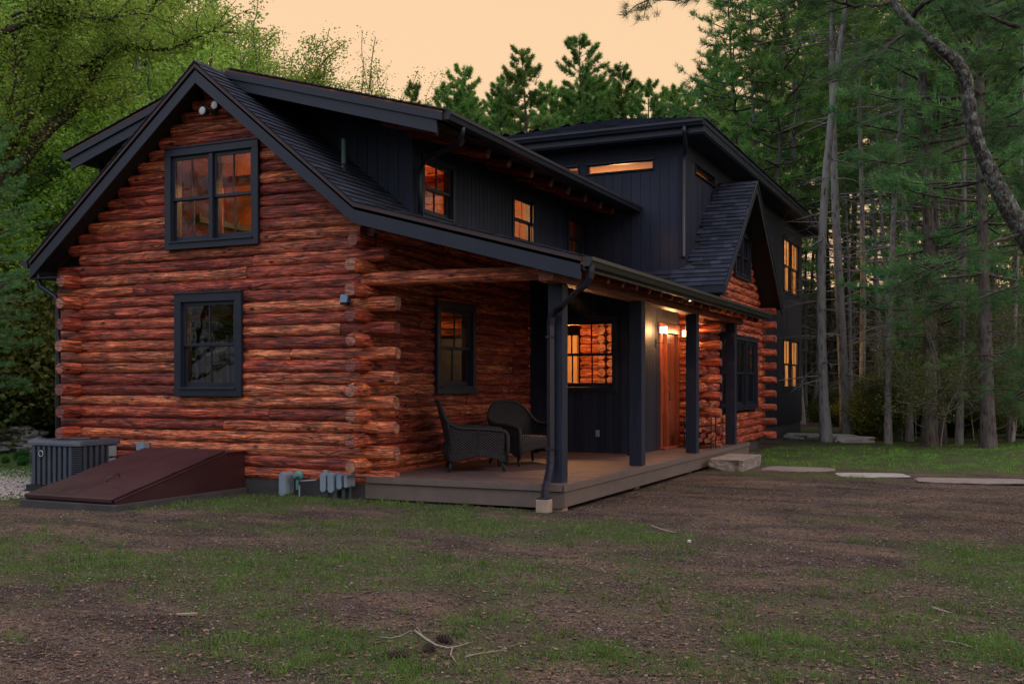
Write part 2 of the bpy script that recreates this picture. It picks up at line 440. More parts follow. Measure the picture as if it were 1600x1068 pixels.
def cut(a, b, holes):
    """interval [a,b] minus holes"""
    out = [(a, b)]
    for h0, h1 in holes:
        nx = []
        for p, q in out:
            if h1 <= p or h0 >= q: nx.append((p, q)); continue
            if h0 > p: nx.append((p, h0))
            if h1 < q: nx.append((h1, q))
        out = nx
    return out

# ------------------------------------------------------------------ siding, shingles, windows
def siding(name, parent, F, u0, u1, bot, top, holes=(), bw=.19, mat=None):
    """vertical boards with gaps over a backing; bot/top are functions of u; holes (u0,u1,z0,z1)"""
    mb = MB(); r = random.Random(int(abs(u0)*1000)+7)
    us = [u0]; x = u0
    while x+bw < u1-.02: x += bw; us.append(x)
    us.append(u1)
    cuts = sorted(set([h[0] for h in holes]+[h[1] for h in holes]))
    for i in range(len(us)-1):
        a, b = us[i]+.004, us[i+1]-.004
        t = r.random(); dn = r.uniform(-.001, .001)
        seg = [a]+[c for c in cuts if a+.003 < c < b-.003]+[b]
        for j in range(len(seg)-1):
            p, q = seg[j], seg[j+1]; mid = (p+q)/2
            hz = [(h[2], h[3]) for h in holes if h[0] < mid < h[1]]
            for z0, z1 in cut(bot(mid), top(mid), hz):
                e0 = [bot(p), bot(q)] if z0 == bot(mid) else [z0, z0]
                e1 = [top(p), top(q)] if z1 == top(mid) else [z1, z1]
                if min(e1[0]-e0[0], e1[1]-e0[1]) < .004: continue
                mb.hexa([F(p,0,e0[0]),F(q,0,e0[1]),F(q,.018+dn,e0[1]),F(p,.018+dn,e0[0]),F(p,0,e1[0]),F(q,0,e1[1]),F(q,.018+dn,e1[1]),F(p,.018+dn,e1[0])], 0, t)
    # backing
    ks = sorted(set([u0, u1]+[c for c in cuts if u0 < c < u1]+list(np.arange(u0, u1, 1.0)[1:])))
    for p, q in zip(ks[:-1], ks[1:]):
        mid = (p+q)/2; hz = [(h[2], h[3]) for h in holes if h[0] < mid < h[1]]
        for z0, z1 in cut(bot(mid), top(mid), hz):
            e0 = [bot(p), bot(q)] if z0 == bot(mid) else [z0, z0]
            e1 = [top(p), top(q)] if z1 == top(mid) else [z1, z1]
            mb.hexa([F(p,-.06,e0[0]),F(q,-.06,e0[1]),F(q,.005,e0[1]),F(p,.005,e0[0]),F(p,-.06,e1[0]),F(q,-.06,e1[1]),F(q,.005,e1[1]),F(p,.005,e1[0])], 0, .2)
    return mb.build(name, mat or MT['siding'], parent)

def shingles(name, parent, O, U, V, Lu, Lv, clip=None, expo=.14, seed=1):
    """courses of overlapping tabs; O eave corner, U along eave, V up the slope"""
    O, U, V = Vector(O), Vector(U).normalized(), Vector(V).normalized()
    N = U.cross(V).normalized()
    if N.z < 0: N = -N
    mb = MB(); r = random.Random(seed); k = 0; v = -.02
    while v < Lv-.02:
        v1 = min(v+expo+.03, Lv); u = -r.random()*.25
        while u < Lu:
            w = r.choice((.16,.22,.30,.30,.34)); a, b = max(u, 0), min(u+w-.004, Lu)
            if b-a > .02 and (clip is None or clip((a+b)/2, (v+v1)/2)):
                h = .012+r.random()*.006; dv = r.choice((0,0,0,-.006)); j = r.uniform(-.003,.003)
                P = lambda uu, vv, nn: O+U*uu+V*vv+N*nn
                mb.hexa([P(a,v+dv+j,.001),P(b,v+dv+j,.001),P(b,v1,.0005),P(a,v1,.0005),P(a,v+dv+j,h+.010),P(b,v+dv+j,h+.010),P(b,v1,.002),P(a,v1,.002)], 0, r.random())
            u += w
        v += expo; k += 1
    return mb.build(name, MT['shingle'], parent)

def window(parent, F, u0, u1, z0, z1, units=1, lites=2, casing=.10, proud=.0, depth=.16, mat=None, simple=False, rows=1, cas_mat=None, name='window'):
    """double-hung window: casing (the part) > sash, pane"""
    m = mat or MT['trim']; mb = MB(); c = casing
    mb.fbox(F, u0, u1, proud-.02, proud+.022, z1-c*1.15, z1); mb.fbox(F, u0, u1, proud-.02, proud+.022, z0, z0+c)
    mb.fbox(F, u0, u0+c, proud-.02, proud+.020, z0+c, z1-c*1.15); mb.fbox(F, u1-c, u1, proud-.02, proud+.020, z0+c, z1-c*1.15)
    mb.fbox(F, u0-.012, u1+.012, proud-.02, proud+.040, z1-.022, z1+.003)
    mb.fbox(F, u0+c-.02, u1-c+.02, proud-.02, proud+.045, z0+c-.022, z0+c+.006)
    d = depth
    for a, b, e, f in ((u0+.01, u0+c+.012, z0+.01, z1-.01), (u1-c-.012, u1-.01, z0+.01, z1-.01)):
        mb.fbox(F, a, b, proud-d, proud-.021, e, f)
    mb.fbox(F, u0+c+.012, u1-c-.012, proud-d, proud-.021, z1-c*1.15-.012, z1-.01)
    mb.fbox(F, u0+c+.012, u1-c-.012, proud-d, proud-.021, z0+.01, z0+c+.012)
    iu0, iu1, iz0, iz1 = u0+c+.012, u1-c-.012, z0+c+.012, z1-c*1.15-.012
    w = (iu1-iu0-(units-1)*.07)/units
    for i in range(units-1):
        x = iu0+(i+1)*w+i*.07; mb.fbox(F, x, x+.07, proud-d, proud+.008, iz0, iz1)
    win = mb.build(name, m, parent, bevel=.003)
    for i in range(units):
        a = iu0+i*(w+.07); b = a+w
        zs = [(iz0, iz1)] if simple else [((iz0+iz1)/2-.02, iz1), (iz0, (iz0+iz1)/2+.02)]
        for j, (p, q) in enumerate(zs):
            n1 = proud-.030-.038*j; n0 = n1-.034
            s = MB(); st = .045 if not simple else .012; bt = .075 if (j == 1) else st
            s.fbox(F, a+.002, a+st, n0, n1, p, q); s.fbox(F, b-st, b-.002, n0, n1, p, q)
            s.fbox(F, a+st, b-st, n0, n1-.001, q-st, q); s.fbox(F, a+st, b-st, n0, n1-.001, p, p+bt)
            for k in range(1, lites):
                x = a+st+(b-a-2*st)*k/lites; s.fbox(F, x-.011, x+.011, n0+.006, n1-.004, p+bt, q-st)
            for k in range(1, rows):
                y = p+bt+(q-st-p-bt)*k/rows; s.fbox(F, a+st, b-st, n0+.007, n1-.005, y-.011, y+.011)
            s.build('sash', m, win, bevel=.002)
            g = MB(); g.add([F(a+st-.004, n0+.014, p+bt-.004), F(b-st+.004, n0+.014, p+bt-.004), F(b-st+.004, n0+.014, q-st+.004), F(a+st-.004, n0+.014, q-st+.004)], [(0,1,2,3)])
            g.build('pane', MT['glass'], win, normals=False)
    return win
# ================================================================== THE HOUSE
HX, HY = -10.7, 12.3
house = thing('log_house', 'red-brown log house with black painted dormers, addition and covered porch', 'house', (HX, HY, 0))
XR, XL, YG = -8.02, -13.5, 12.41      # centre lines of side wall, left wall, gable wall
PZ = .1733; Z0 = .297
PEAK = (-10.70, 6.33); KNEE = (-7.93, 4.08); EAVEL = (-14.15, 3.57); PEND = (-4.60, 3.17)
def rz(x):   # top of main roof profile
    if x < PEAK[0]: return PEAK[1]-(PEAK[0]-x)*(PEAK[1]-EAVEL[1])/(PEAK[0]-EAVEL[0])
    if x < KNEE[0]: return PEAK[1]-(x-PEAK[0])*(PEAK[1]-KNEE[1])/(KNEE[0]-PEAK[0])
    return KNEE[1]-(x-KNEE[0])*(KNEE[1]-PEND[1])/(PEND[0]-KNEE[0])
GW = [(-11.57, -9.79, 3.655, 5.21), (-11.38, -10.10, 1.42, 2.99)]
SW = (14.20, 15.53, 1.45, 2.92)
LW_ = (14.3, 16.2, 1.30, 2.75)
# gable wall -------------------------------------------------------
lb = LB(); i = 0
while True:
    z = Z0+i*PZ
    if z > 6.05: break
    dz = .17
    xl = PEAK[0]-(PEAK[1]-dz-z)/((PEAK[1]-EAVEL[1])/(PEAK[0]-EAVEL[0])); xr = PEAK[0]+(PEAK[1]-dz-z)/((PEAK[1]-KNEE[1])/(KNEE[0]-PEAK[0]))
    if z < 3.66:
        xl = XL-.42-.05*random.random() if i % 2 == 0 else XL+.07
    xr_full = XR+.49+.03*random.random() if i % 2 == 0 else XR-.07
    if z < 3.05: xr = xr_full
    else: xr = min(xr, XR+(.34 if i % 2 == 0 and z < 3.6 else -.05))
    if abs(z-3.06) < .08: xr = XR+.1
    holes = [(h[0]+.05, h[1]-.05) for h in GW if h[2]-.02 < z < h[3]+.02]
    for a, b in cut(xl, xr, holes):
        if b-a < .1: continue
        L = b-a; js = [a]
        if L > 2.6 and random.random() < .6: js.append(a+L*random.uniform(.25, .75))
        js.append(b)
        for p, q in zip(js[:-1], js[1:]):
            lb.log((p+.003, YG, z), (q-.003, YG, z), r=.1+.006*random.uniform(-1, 1), k=18, seg=.04)
    i += 1
NZ = i
lb.build('gable_log_wall', house)
# side wall and left wall ------------------------------------------
lb = LB()
for i in range(0, 23):
    z = Z0+i*PZ
    if z > 3.92: break
    ya = 11.97+.04*random.random() if (i % 2 == 1) else YG+.08
    if i == -1: ya = 12.27
    if z > 3.3 and i % 2: ya = 12.05
    for a, b in cut(ya, 17.97, [(SW[0]+.05, SW[1]-.05)] if SW[2]-.02 < z < SW[3]+.02 else []):
        L = b-a; js = [a]
        if L > 2.2 and random.random() < .7: js.append(a+L*random.uniform(.35, .75))
        js.append(b)
        for p, q in zip(js[:-1], js[1:]):
            lb.log((XR, p+.003, z), (XR, q-.003, z), r=.1+.006*random.uniform(-1, 1), k=16, seg=.05)
lb.build('side_log_wall', house)
lb = LB()
for i in range(0, 20):
    z = Z0+i*PZ
    if z > 3.55: break
    ya = 11.97+.05*random.random() if (i % 2 == 1) else YG+.08
    for a, b in cut(ya, 20.9, [(LW_[0], LW_[1])] if LW_[2] < z < LW_[3] else []):
        lb.log((XL, a, z), (XL, b, z), r=.102, k=12, seg=.08)
lb.build('rear_log_wall', house)
# tie log across the porch mouth
lb = LB(); lb.log((XR-.02, YG-.02, 3.07), (-5.10, YG-.02, 3.04), r=.098, k=18, seg=.03, tint=.62, wob=.7, flat=.35)
lb.build('tie_log', house)

# foundation
mb = MB(); mb.box(XL-.08, -7.93, 12.34, 21.0, -.3, .215); mb.box(-7.93, -5.45, 20.98, 26.75, -.3, .26)
mb.box(-10.4, -5.86, 21.04, 35.35, -.4, .42)
mb.build('foundation', MT['concrete'], house)

# ------------------------------------------------ gable windows
F = frame((0, YG-.085, 0), (1,0,0), (0,-1,0))
window(house, F, *GW[0], units=2, lites=2, casing=.115, proud=.06, depth=.22)
window(house, F, *GW[1], units=1, lites=2, casing=.125, proud=.06, depth=.22)
FS = frame((XR+.085, 0, 0), (0,1,0), (1,0,0))
window(house, FS, *SW, units=1, lites=2, casing=.11, proud=.05, depth=.2)
FL = frame((XL-.085, 0, 0), (0,1,0), (-1,0,0))
window(house, FL, *LW_, units=2, lites=2, casing=.1, proud=.03, depth=.2)

# ------------------------------------------------ main roof
def slab(name, pts, vec, mats, parent=house, t=.10):
    """pts: roof profile polyline in a plane (top edge); extruded by vec, thickness t downwards"""
    mb = MB()
    for a, b in zip(pts[:-1], pts[1:]):
        a, b = Vector(a), Vector(b)
        mb.prism([a, b, b-Vector((0,0,t)), a-Vector((0,0,t))], vec)
    return mb.build(name, mats, parent)
YR0 = 11.95; YD = 13.72; YE = 23.25
X3 = lambda x, y=YR0, dz=0: (x, y, rz(x)+dz)
slab('roof_deck', [X3(-14.10), X3(PEAK[0])], (0, 9.0, 0), MT['ceil'])
slab('roof_deck', [X3(PEAK[0]), X3(KNEE[0])], (0, YD-YR0, 0), MT['ceil'])
slab('roof_deck', [X3(KNEE[0]), X3(PEND[0]+.02)], (0, YE-YR0, 0), MT['ceil'])
sv = Vector((KNEE[0]-PEAK[0], 0, PEAK[1]-KNEE[1]))
shingles('roof_shingles', house, (KNEE[0]+.01, YR0-.03, KNEE[1]+.005), (0,1,0), (-(KNEE[0]-PEAK[0]), 0, PEAK[1]-KNEE[1]), YD-YR0+.03, math.hypot(KNEE[0]-PEAK[0], PEAK[1]-KNEE[1]), seed=2)
shingles('roof_shingles', house, (PEND[0], YR0-.03, PEND[1]+.005), (0,1,0), (-(PEND[0]-KNEE[0]), 0, KNEE[1]-PEND[1]), YE-YR0+.03, math.hypot(PEND[0]-KNEE[0], KNEE[1]-PEND[1]), seed=3)
shingles('roof_shingles', house, (EAVEL[0], YR0-.03, EAVEL[1]+.005), (0,1,0), (PEAK[0]-EAVEL[0], 0, PEAK[1]-EAVEL[1]), 2.2, math.hypot(PEAK[0]-EAVEL[0], PEAK[1]-EAVEL[1]), seed=4)
# ridge cap
mb = MB()
for k in range(9):
    y = YR0-.03+k*.19; mb.prism([(PEAK[0]-.13, y, PEAK[1]-.075), (PEAK[0], y, PEAK[1]+.045+.004*(k % 2)), (PEAK[0]+.13, y, PEAK[1]-.075), (PEAK[0]+.12, y, PEAK[1]-.09), (PEAK[0], y, PEAK[1]+.02), (PEAK[0]-.12, y, PEAK[1]-.09)], (0, .185, 0), 0, random.random())
mb.build('ridge_cap', MT['shingle'], house)
# rake boards (two stepped layers) along the gable profile
def rake(name, prof, y0, dirv, d0, d1, drop, mat=None, parent=house):
    mb = MB()
    for a, b in zip(prof[:-1], prof[1:]):
        a, b = Vector(a), Vector(b)
        mb.prism([a-Vector((0,0,d0)), b-Vector((0,0,d0)), b-Vector((0,0,d1)), a-Vector((0,0,d1))], dirv)
    return mb.build(name, mat or MT['trim'], parent, bevel=.003)
prof = [X3(-14.13, YR0), X3(PEAK[0], YR0), X3(KNEE[0], YR0), X3(PEND[0], YR0)]
rake('rake_board', [X3(-14.13), X3(PEAK[0]), X3(KNEE[0]), X3(PEND[0]-.02)], 0, (0, .035, 0), .035, .29, 0)
mb = MB()
for a, b in zip(prof[:-1], prof[1:]):
    a, b = Vector(a), Vector(b)
    mb.prism([a+Vector((0,-.018,-.004)), b+Vector((0,-.018,-.004)), b+Vector((0,-.018,-.060)), a+Vector((0,-.018,-.060))], (0, .0175, 0))
mb.build('rake_trim', plain('brown_drip_edge', (.045,.024,.026), .5, .2), house)
# black gable soffit
mb = MB()
for a, b in zip(prof[:2], prof[1:3]):
    a, b = Vector(a), Vector(b); q = Vector((0, .037, -.12))
    mb.prism([a+q, b+q, b+q+Vector((0, .42, 0)), a+q+Vector((0, .42, 0))], (0, 0, -.02))
mb.build('soffit', MT['black'], house)
mb = MB()
for a, b in zip(prof[:2], prof[1:3]):
    a, b = Vector(a), Vector(b); q = Vector((0, .555, -.10)); w_ = Vector((0, 0, -.55))
    mb.prism([a+q, b+q, b+q+w_, a+q+w_], (0, .03, 0))
mb.build('gable_light_stop', MT['black'], house)  # added black sheet blocking loft light at the gap below the roof
# left eave: gutter
def gutter(name, y0, y1, x, z, sgn=1, mat=None, parent=house):
    """K-style gutter running along Y, open side up, x = house side"""
    mb = MB(); p = [(0, 0), (0, -.115), (.085, -.115), (.105, -.06), (.125, -.045), (.125, 0), (.118, 0), (.118, -.04), (.098, -.055), (.080, -.108), (.007, -.108), (.007, 0)]
    mb.prism([(x+sgn*a, y0, z+b) for a, b in p], (0, y1-y0, 0))
    for y in (y0-.002, y1-.001): mb.prism([(x+sgn*a, y, z+b) for a, b in [(0, 0), (0, -.115), (.085, -.115), (.105, -.06), (.125, -.045), (.125, 0)]], (0, .003, 0))
    return mb.build(name, mat or MT['metal'], parent)
mb = MB(); mb.box(-14.16, -14.135, YR0+.04, 21, rz(-14.13)-.27, rz(-14.13)-.02); mb.box(-14.13, -13.5, YR0+.04, 21, rz(-14.13)-.285, rz(-14.13)-.27)
mb.build('fascia', MT['trim'], house)
gl_ = gutter('gutter', YR0-.02, 21, -14.162, EAVEL[1]+.02, -1)
mb = MB(); mb.tube([(-14.10, 12.08, 3.45), (-14.10, 12.08, 3.30), (-14.05, 12.10, 3.18), (-13.80, 12.16, 3.02), (-13.745, 12.17, 2.93), (-13.745, 12.17, 1.5), (-13.745, 12.17, .05)], .042, 12)
mb.build('downspout', MT['metal'], gl_, smooth=True)

# ------------------------------------------------ right dormer
DX, DE = -8.05, -6.84
DR = (PEAK[0]+.12, 6.37)
dz = lambda x: DR[1]-(x-DR[0])*(DR[1]-5.33)/(DE-DR[0])
YB = 21.0
slab('dormer_roof_deck', [(DR[0], 12.47, dz(DR[0])), (DE, 12.47, dz(DE))], (0, YB-.02-12.47, 0), MT['ceil'], t=.09)
shingles('dormer_shingles', house, (DE+.02, 12.44, dz(DE)+.005), (0,1,0), (-(DE-DR[0]), 0, DR[1]-dz(DE)), YB-12.46, math.hypot(DE-DR[0], DR[1]-dz(DE)), seed=6)
p0, p1 = Vector((DR[0], 12.46, dz(DR[0]))), Vector((DE, 12.46, dz(DE)))
mb = MB()
mb.prism([p0-Vector((0,0,.025)), p1-Vector((0,0,.025)), p1-Vector((0,0,.135)), p0-Vector((0,0,.135))], (0, .03, 0))
q0, q1 = p0+Vector((.10,.032,0)), p1+Vector((-.10,.032,.02))
mb.prism([q0-Vector((0,0,.125)), q1-Vector((0,0,.125)), q1-Vector((0,0,.31)), q0-Vector((0,0,.31))], (0, .03, 0))
mb.build('dormer_rake_board', MT['trim'], house, bevel=.003)
mb = MB(); mb.prism([p0+Vector((0,.065,-.20)), p1+Vector((-.12,.065,-.12)), p1+Vector((-.12,.065,-.14)), p0+Vector((0,.065,-.22))], (0, YD-12.53, 0))
mb.prism([(DX-.02, YD, dz(DX)-.115), (DE-.03, YD, dz(DE)-.100), (DE-.03, YD, dz(DE)-.120), (DX-.02, YD, dz(DX)-.135)], (0, YB-.03-YD, 0))
mb.build('dormer_soffit', MT['black'], house)
mb = MB(); mb.box(DE-.03, DE-.001, 12.50, YB-.02, dz(DE)-.125, dz(DE)-.02); mb.build('dormer_fascia', MT['trim'], house)
gd = gutter('dormer_gutter', 12.50, YB-.03, DE+.001, dz(DE)-.005, 1)
dpx = DX+.10
mb = MB(); mb.tube([(DE+.055, 12.98, dz(DE)-.09), (DE+.04, 12.98, dz(DE)-.21), (DE-.10, 13.10, dz(DE)-.32), (DX+.25, 13.70, 4.99), (DX+.10, 13.80, 4.88), (DX+.085, 13.82, 4.78), (DX+.085, 13.82, 4.6), (DX+.085, 13.82, 4.20)], .036, 12)
mb.build('dormer_downspout', MT['metal'], gd, smooth=True)
# dormer side (cheek) wall facing the camera
FC = frame((0, YD, 0), (1,0,0), (0,-1,0))
siding('dormer_cheek_wall', house, FC, -10.50, DX, lambda u: rz(u)-.02, lambda u: dz(u)-.10, bw=.185)
# dormer face wall
FD = frame((DX, 0, 0), (0,1,0), (1,0,0))
DW = [(13.98, 15.06, 4.28, 5.17), (17.28, 18.22, 4.28, 5.14), (19.85, 20.62, 4.28, 5.14)]
DW = [(13.98, 15.06, 4.18, 5.17), (17.30, 18.30, 4.18, 5.16), (20.02, 20.93, 4.18, 5.16)]
siding('dormer_face_wall', house, FD, YD, YB, lambda u: 4.02, lambda u: dz(DX)-.10, holes=[(w[0]+.04, w[1]-.04, w[2]+.04, w[3]-.04) for w in DW], bw=.15)
for w in DW: window(house, FD, *w, units=1, lites=2, casing=.075, proud=.022, depth=.16)
mb = MB(); mb.box(DX-.09, DX+.024, YD-.024, YD+.001+.09, rz(DX)-.03, dz(DX)-.13); mb.build('corner_board', MT['siding'], house)
# log rafter tails under the dormer eave; body tint darkened to paint in soffit shade, cut ends paler
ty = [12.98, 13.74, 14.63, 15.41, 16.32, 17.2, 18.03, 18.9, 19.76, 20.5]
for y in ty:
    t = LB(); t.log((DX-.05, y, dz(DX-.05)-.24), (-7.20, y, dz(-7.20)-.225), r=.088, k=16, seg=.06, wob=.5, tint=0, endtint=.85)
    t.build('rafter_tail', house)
# vent pipe
mb = MB(); mb.lathe((-8.80, 13.0, rz(-8.80)), [(.036, -.1), (.036, .46), (.030, .462), (.030, .35)], 14)
mb.build('vent_pipe', MT['pipe'], house, smooth=False)
mb = MB(); mb.lathe((-8.80, 13.0, rz(-8.80)), [(.13, -.14), (.10, -.04), (.055, .05), (.040, .09)], 14)
mb.build('pipe_boot', MT['metal'], house, smooth=True)

# ------------------------------------------------ left (rear) dormer
EX, EW = -13.92, -12.85
ez = lambda x: 6.37-(-PEAK[0]-.12+.0-(-x)) if False else 6.37-((PEAK[0]-.12)-x)*(6.37-5.42)/((PEAK[0]-.12)-EX)
slab('rear_dormer_roof_deck', [(EX, 12.47, ez(EX)), (PEAK[0]-.12, 12.47, 6.37)], (0, 8.5, 0), MT['ceil'], t=.09)
shingles('rear_dormer_shingles', house, (EX-.02, 12.44, ez(EX)+.005), (0,1,0), (PEAK[0]-.12-EX, 0, 6.37-ez(EX)), 8.5, math.hypot(PEAK[0]-.12-EX, 6.37-ez(EX)), seed=9)
mb = MB(); a, b = Vector((EX, 12.46, ez(EX))), Vector((PEAK[0]-.12, 12.46, 6.37))
mb.prism([a-Vector((0,0,.025)), b-Vector((0,0,.025)), b-Vector((0,0,.135)), a-Vector((0,0,.135))], (0, .03, 0))
a2, b2 = a+Vector((.10,.032,.02)), b+Vector((-.1,.032,0))
mb.prism([a2-Vector((0,0,.125)), b2-Vector((0,0,.125)), b2-Vector((0,0,.31)), a2-Vector((0,0,.31))], (0, .03, 0))
mb.build('rear_dormer_rake_board', MT['trim'], house, bevel=.003)
mb = MB(); mb.prism([a+Vector((.1,.065,-.12)), b+Vector((0,.065,-.16)), b+Vector((0,.065,-.18)), a+Vector((.1,.065,-.14))], (0, 1.25, 0)); mb.build('rear_dormer_soffit', MT['black'], house)
g2 = gutter('rear_dormer_gutter', 12.50, 20.9, EX-.001, ez(EX)-.005, -1)
mb = MB(); mb.tube([(EX+.30, 12.95, 5.33), (EX+.30, 12.95, 5.10), (EX+.38, 13.02, 4.98), (EX+.62, 13.25, 4.78), (EX+.8, 13.4, 4.7)], .04, 12); mb.build('rear_dormer_downspout', MT['metal'], g2, smooth=True)
FC2 = frame((0, YD, 0), (1,0,0), (0,-1,0))
siding('rear_dormer_cheek_wall', house, FC2, EW, -11.45, lambda u: rz(u)-.02, lambda u: ez(u)-.10, bw=.185)
FE = frame((EW, 0, 0), (0,1,0), (-1,0,0))
EWN = [(14.3, 16.4, 4.45, 5.35)]
siding('rear_dormer_face_wall', house, FE, YD, 20.9, lambda u: rz(EW)-.05, lambda u: ez(EW)-.1, holes=[(w[0]+.04, w[1]-.04, w[2]+.04, w[3]-.04) for w in EWN], bw=.15)
for w in EWN: window(house, FE, *w, units=2, lites=2, casing=.06, proud=.022)

# ------------------------------------------------ porch
mb = MB(); r = random.Random(4); y = 12.30
DZ = .32
while y < 23.2:
    y1 = min(y+.138, 23.25); t = r.random()
    mb.box(-8.0, -4.96, y, y1-.005, DZ-.035, DZ-r.random()*.002, 0, t); y = y1
mb.build('deck_floor', MT['deck'], house)
mb = MB(); mb.box(-7.95, -5.0, 12.285, 12.30, DZ-.09, DZ-.004); mb.box(-4.985, -4.955, 12.285, 23.27, DZ-.09, DZ-.004)
mb.box(-7.98, -5.005, 12.315, 12.335, DZ-.31, DZ-.092); mb.box(-5.005, -4.975, 12.315, 23.24, DZ-.29, DZ-.092)
mb.box(-7.9, -5.005, 23.22, 23.24, DZ-.29, DZ-.092)
mb.build('deck_fascia', MT['fascia'], house, bevel=.003)
mb = MB(); mb.box(-5.16, -5.012, 12.345, 12.5, -.1, DZ-.09)
for yy in (15.5, 18.6, 21.6): mb.box(-5.25, -5.08, yy, yy+.2, -.1, DZ-.09)
mb.build('deck_footing', MT['buff'], house)
for y in (12.62, 15.76, 19.06, 22.2):
    xo = .065 if y < 13 else 0
    mb = MB(); mb.box(-5.235-xo, -5.03-xo, y-.095, y+.095, DZ-.001, 2.90)
    mb.build('porch_post', MT['siding'], house, bevel=.006)
mb = MB(); mb.box(-5.25, -5.04, 12.10, 22.95, 2.902, 3.13); mb.build('porch_beam', MT['beam'], house, bevel=.012)
# porch rafters (tails stick out past the beam); dark body tint carries painted eave shade
y = 12.05; k = 0; pr = (KNEE[1]-PEND[1])/(PEND[0]-KNEE[0])
while y < 23.1:
    x0, x1 = -7.95, -4.72
    t = LB(); c = .20
    t.log((x0, y, rz(x0)-c), (x1, y, rz(x1)-c), r=.062, k=10, seg=.12, wob=.4, tint=.1, endtint=.8)
    t.build('porch_rafter', house); y += .61; k += 1
mb = MB(); mb.box(PEND[0]-.002, PEND[0]+.02, YR0+.04, YE, PEND[1]-.17, PEND[1]-.01); mb.build('porch_fascia', MT['gutterm'], house)
gp = gutter('porch_gutter', YR0-.03, YE, PEND[0]+.022, PEND[1]-.012, 1, MT['gutterm'])
mb = MB(); path = [(-4.52, 12.02, 3.07), (-4.52, 12.02, 2.98), (-4.535, 12.02, 2.90), (-4.59, 12.02, 2.82), (-4.68, 12.02, 2.765)]
path += [(-5.05, 12.36, 2.58), (-5.16, 12.42, 2.53), (-5.22, 12.455, 2.46), (-5.235, 12.465, 2.36), (-5.235, 12.465, .66), (-5.235, 12.455, .58), (-5.215, 12.37, .50), (-5.18, 12.25, .42), (-5.155, 12.15, .36), (-5.15, 12.09, .28), (-5.15, 12.07, .12)]
# smooth it and give the elbows their crimps
pts = [Vector(p) for p in path]; fine_ = []
for j in range(len(pts)-1):
    n_ = max(1, int((pts[j+1]-pts[j]).length/.012)) if (pts[j+1]-pts[j]).length < .2 else 1
    for q in range(n_): fine_.append(pts[j].lerp(pts[j+1], q/n_))
fine_.append(pts[-1])
mb.rtube(pts, .085, .065, (.75, -.6, 0))
for j in range(1, len(fine_)-1, 2):
    if (fine_[j+1]-fine_[j-1]).length < .06: mb.rtube([fine_[j]-(fine_[j+1]-fine_[j]).normalized()*.003, fine_[j]+(fine_[j+1]-fine_[j]).normalized()*.003], .098, .078, (.75, -.6, 0))
mb.build('porch_downspout', MT['metal'], gp, bevel=.004)
for zz in (2.2, .75):
    mb = MB(); mb.box(-5.29, -5.18, 12.42, 12.53, zz, zz+.025); mb.build('downspout_strap', MT['metal'], gp)

# ------------------------------------------------ entry
EY = 17.9; EXW = -5.95
FN = frame((0, EY, 0), (1,0,0), (0,-1,0))
NW = (-7.62, -6.20, 1.47, 2.83)
siding('entry_wall', house, FN, XR+.09, EXW, lambda u: DZ-.002, lambda u: rz(u)-.10, holes=[(NW[0]+.04, NW[1]-.04, NW[2]+.04, NW[3]-.04)], bw=.15)
window(house, FN, *NW, units=1, lites=3, casing=.07, proud=.022, depth=.16)
FDW = frame((EXW, 0, 0), (0,1,0), (1,0,0))
siding('door_wall', house, FDW, EY, 21.0, lambda u: DZ-.002, lambda u: rz(EXW)-.10, holes=[(19.62, 20.98-.05, DZ-.01, 2.80)], bw=.095)
mb = MB(); mb.box(EXW-.05, EXW+.022, EY-.022, EY+.001, DZ, rz(EXW)-.11); mb.build('corner_board', MT['siding'], house)
mb = MB(); mb.box(-8.16, -7.935, 17.975, 18.02, .3, 3.95); mb.build('corner_filler', MT['black'], house)  # added black strip that stops room light leaking past the log ends
# door assembly > frame parts
mb = MB()
for a, b in ((19.62, 19.72), (20.03, 20.09), (20.85, 20.93)): mb.fbox(FDW, a, b, -.12, .045, DZ+.001, 2.62)
mb.fbox(FDW, 19.60, 20.95, -.12, .05, 2.62, 2.80); mb.fbox(FDW, 19.58, 20.97, -.10, .14, DZ+.001, DZ+.04)
dr = mb.build('entry_door', MT['door'], house, bevel=.006)
mb = MB(); FQ = FDW
mb.fbox(FQ, 20.095, 20.845, -.08, -.035, DZ+.045, 2.61)
for (a, b, c_, d_) in ((20.16, 20.44, .55, 1.15), (20.50, 20.78, .55, 1.15), (20.16, 20.44, 1.30, 2.45), (20.50, 20.78, 1.30, 2.45)):
    mb.fbox(FQ, a, b, -.036, -.022, c_, d_)
mb.build('door_leaf', MT['door'], dr, bevel=.006)
mb = MB(); mb.fbox(FQ, 20.17, 20.23, -.03, -.005, 1.22, 1.50); mb.tube([FQ(20.20, -.005, 1.28), FQ(20.20, .05, 1.28), FQ(20.20, .05, 1.46), FQ(20.20, -.005, 1.46)], .012, 8)
mb.lathe(tuple(FQ(20.20, -.01, 1.62)), [(.03, 0), (.03, .03), (.015, .035)], 12, 'x'); mb.build('door_handle', MT['black'], dr)
mb = MB(); mb.fbox(FQ, 19.725, 20.025, -.07, -.045, DZ+.045, 1.0); mb.fbox(FQ, 19.78, 19.97, -.045, -.03, .5, .9)
mb.fbox(FQ, 19.725, 19.755, -.07, -.03, 1.0, 2.61); mb.fbox(FQ, 19.995, 20.025, -.07, -.03, 1.0, 2.61)
for z in (1.0, 1.31, 1.62, 1.93, 2.24, 2.57): mb.fbox(FQ, 19.755, 19.995, -.069, -.031, z, z+.03)
mb.build('sidelight', MT['door'], dr, bevel=.003)
mb = MB(); mb.add([FQ(19.75,-.05,1.01), FQ(20.0,-.05,1.01), FQ(20.0,-.05,2.6), FQ(19.75,-.05,2.6)], [(0,1,2,3)]); mb.build('pane', MT['glass'], dr, normals=False)
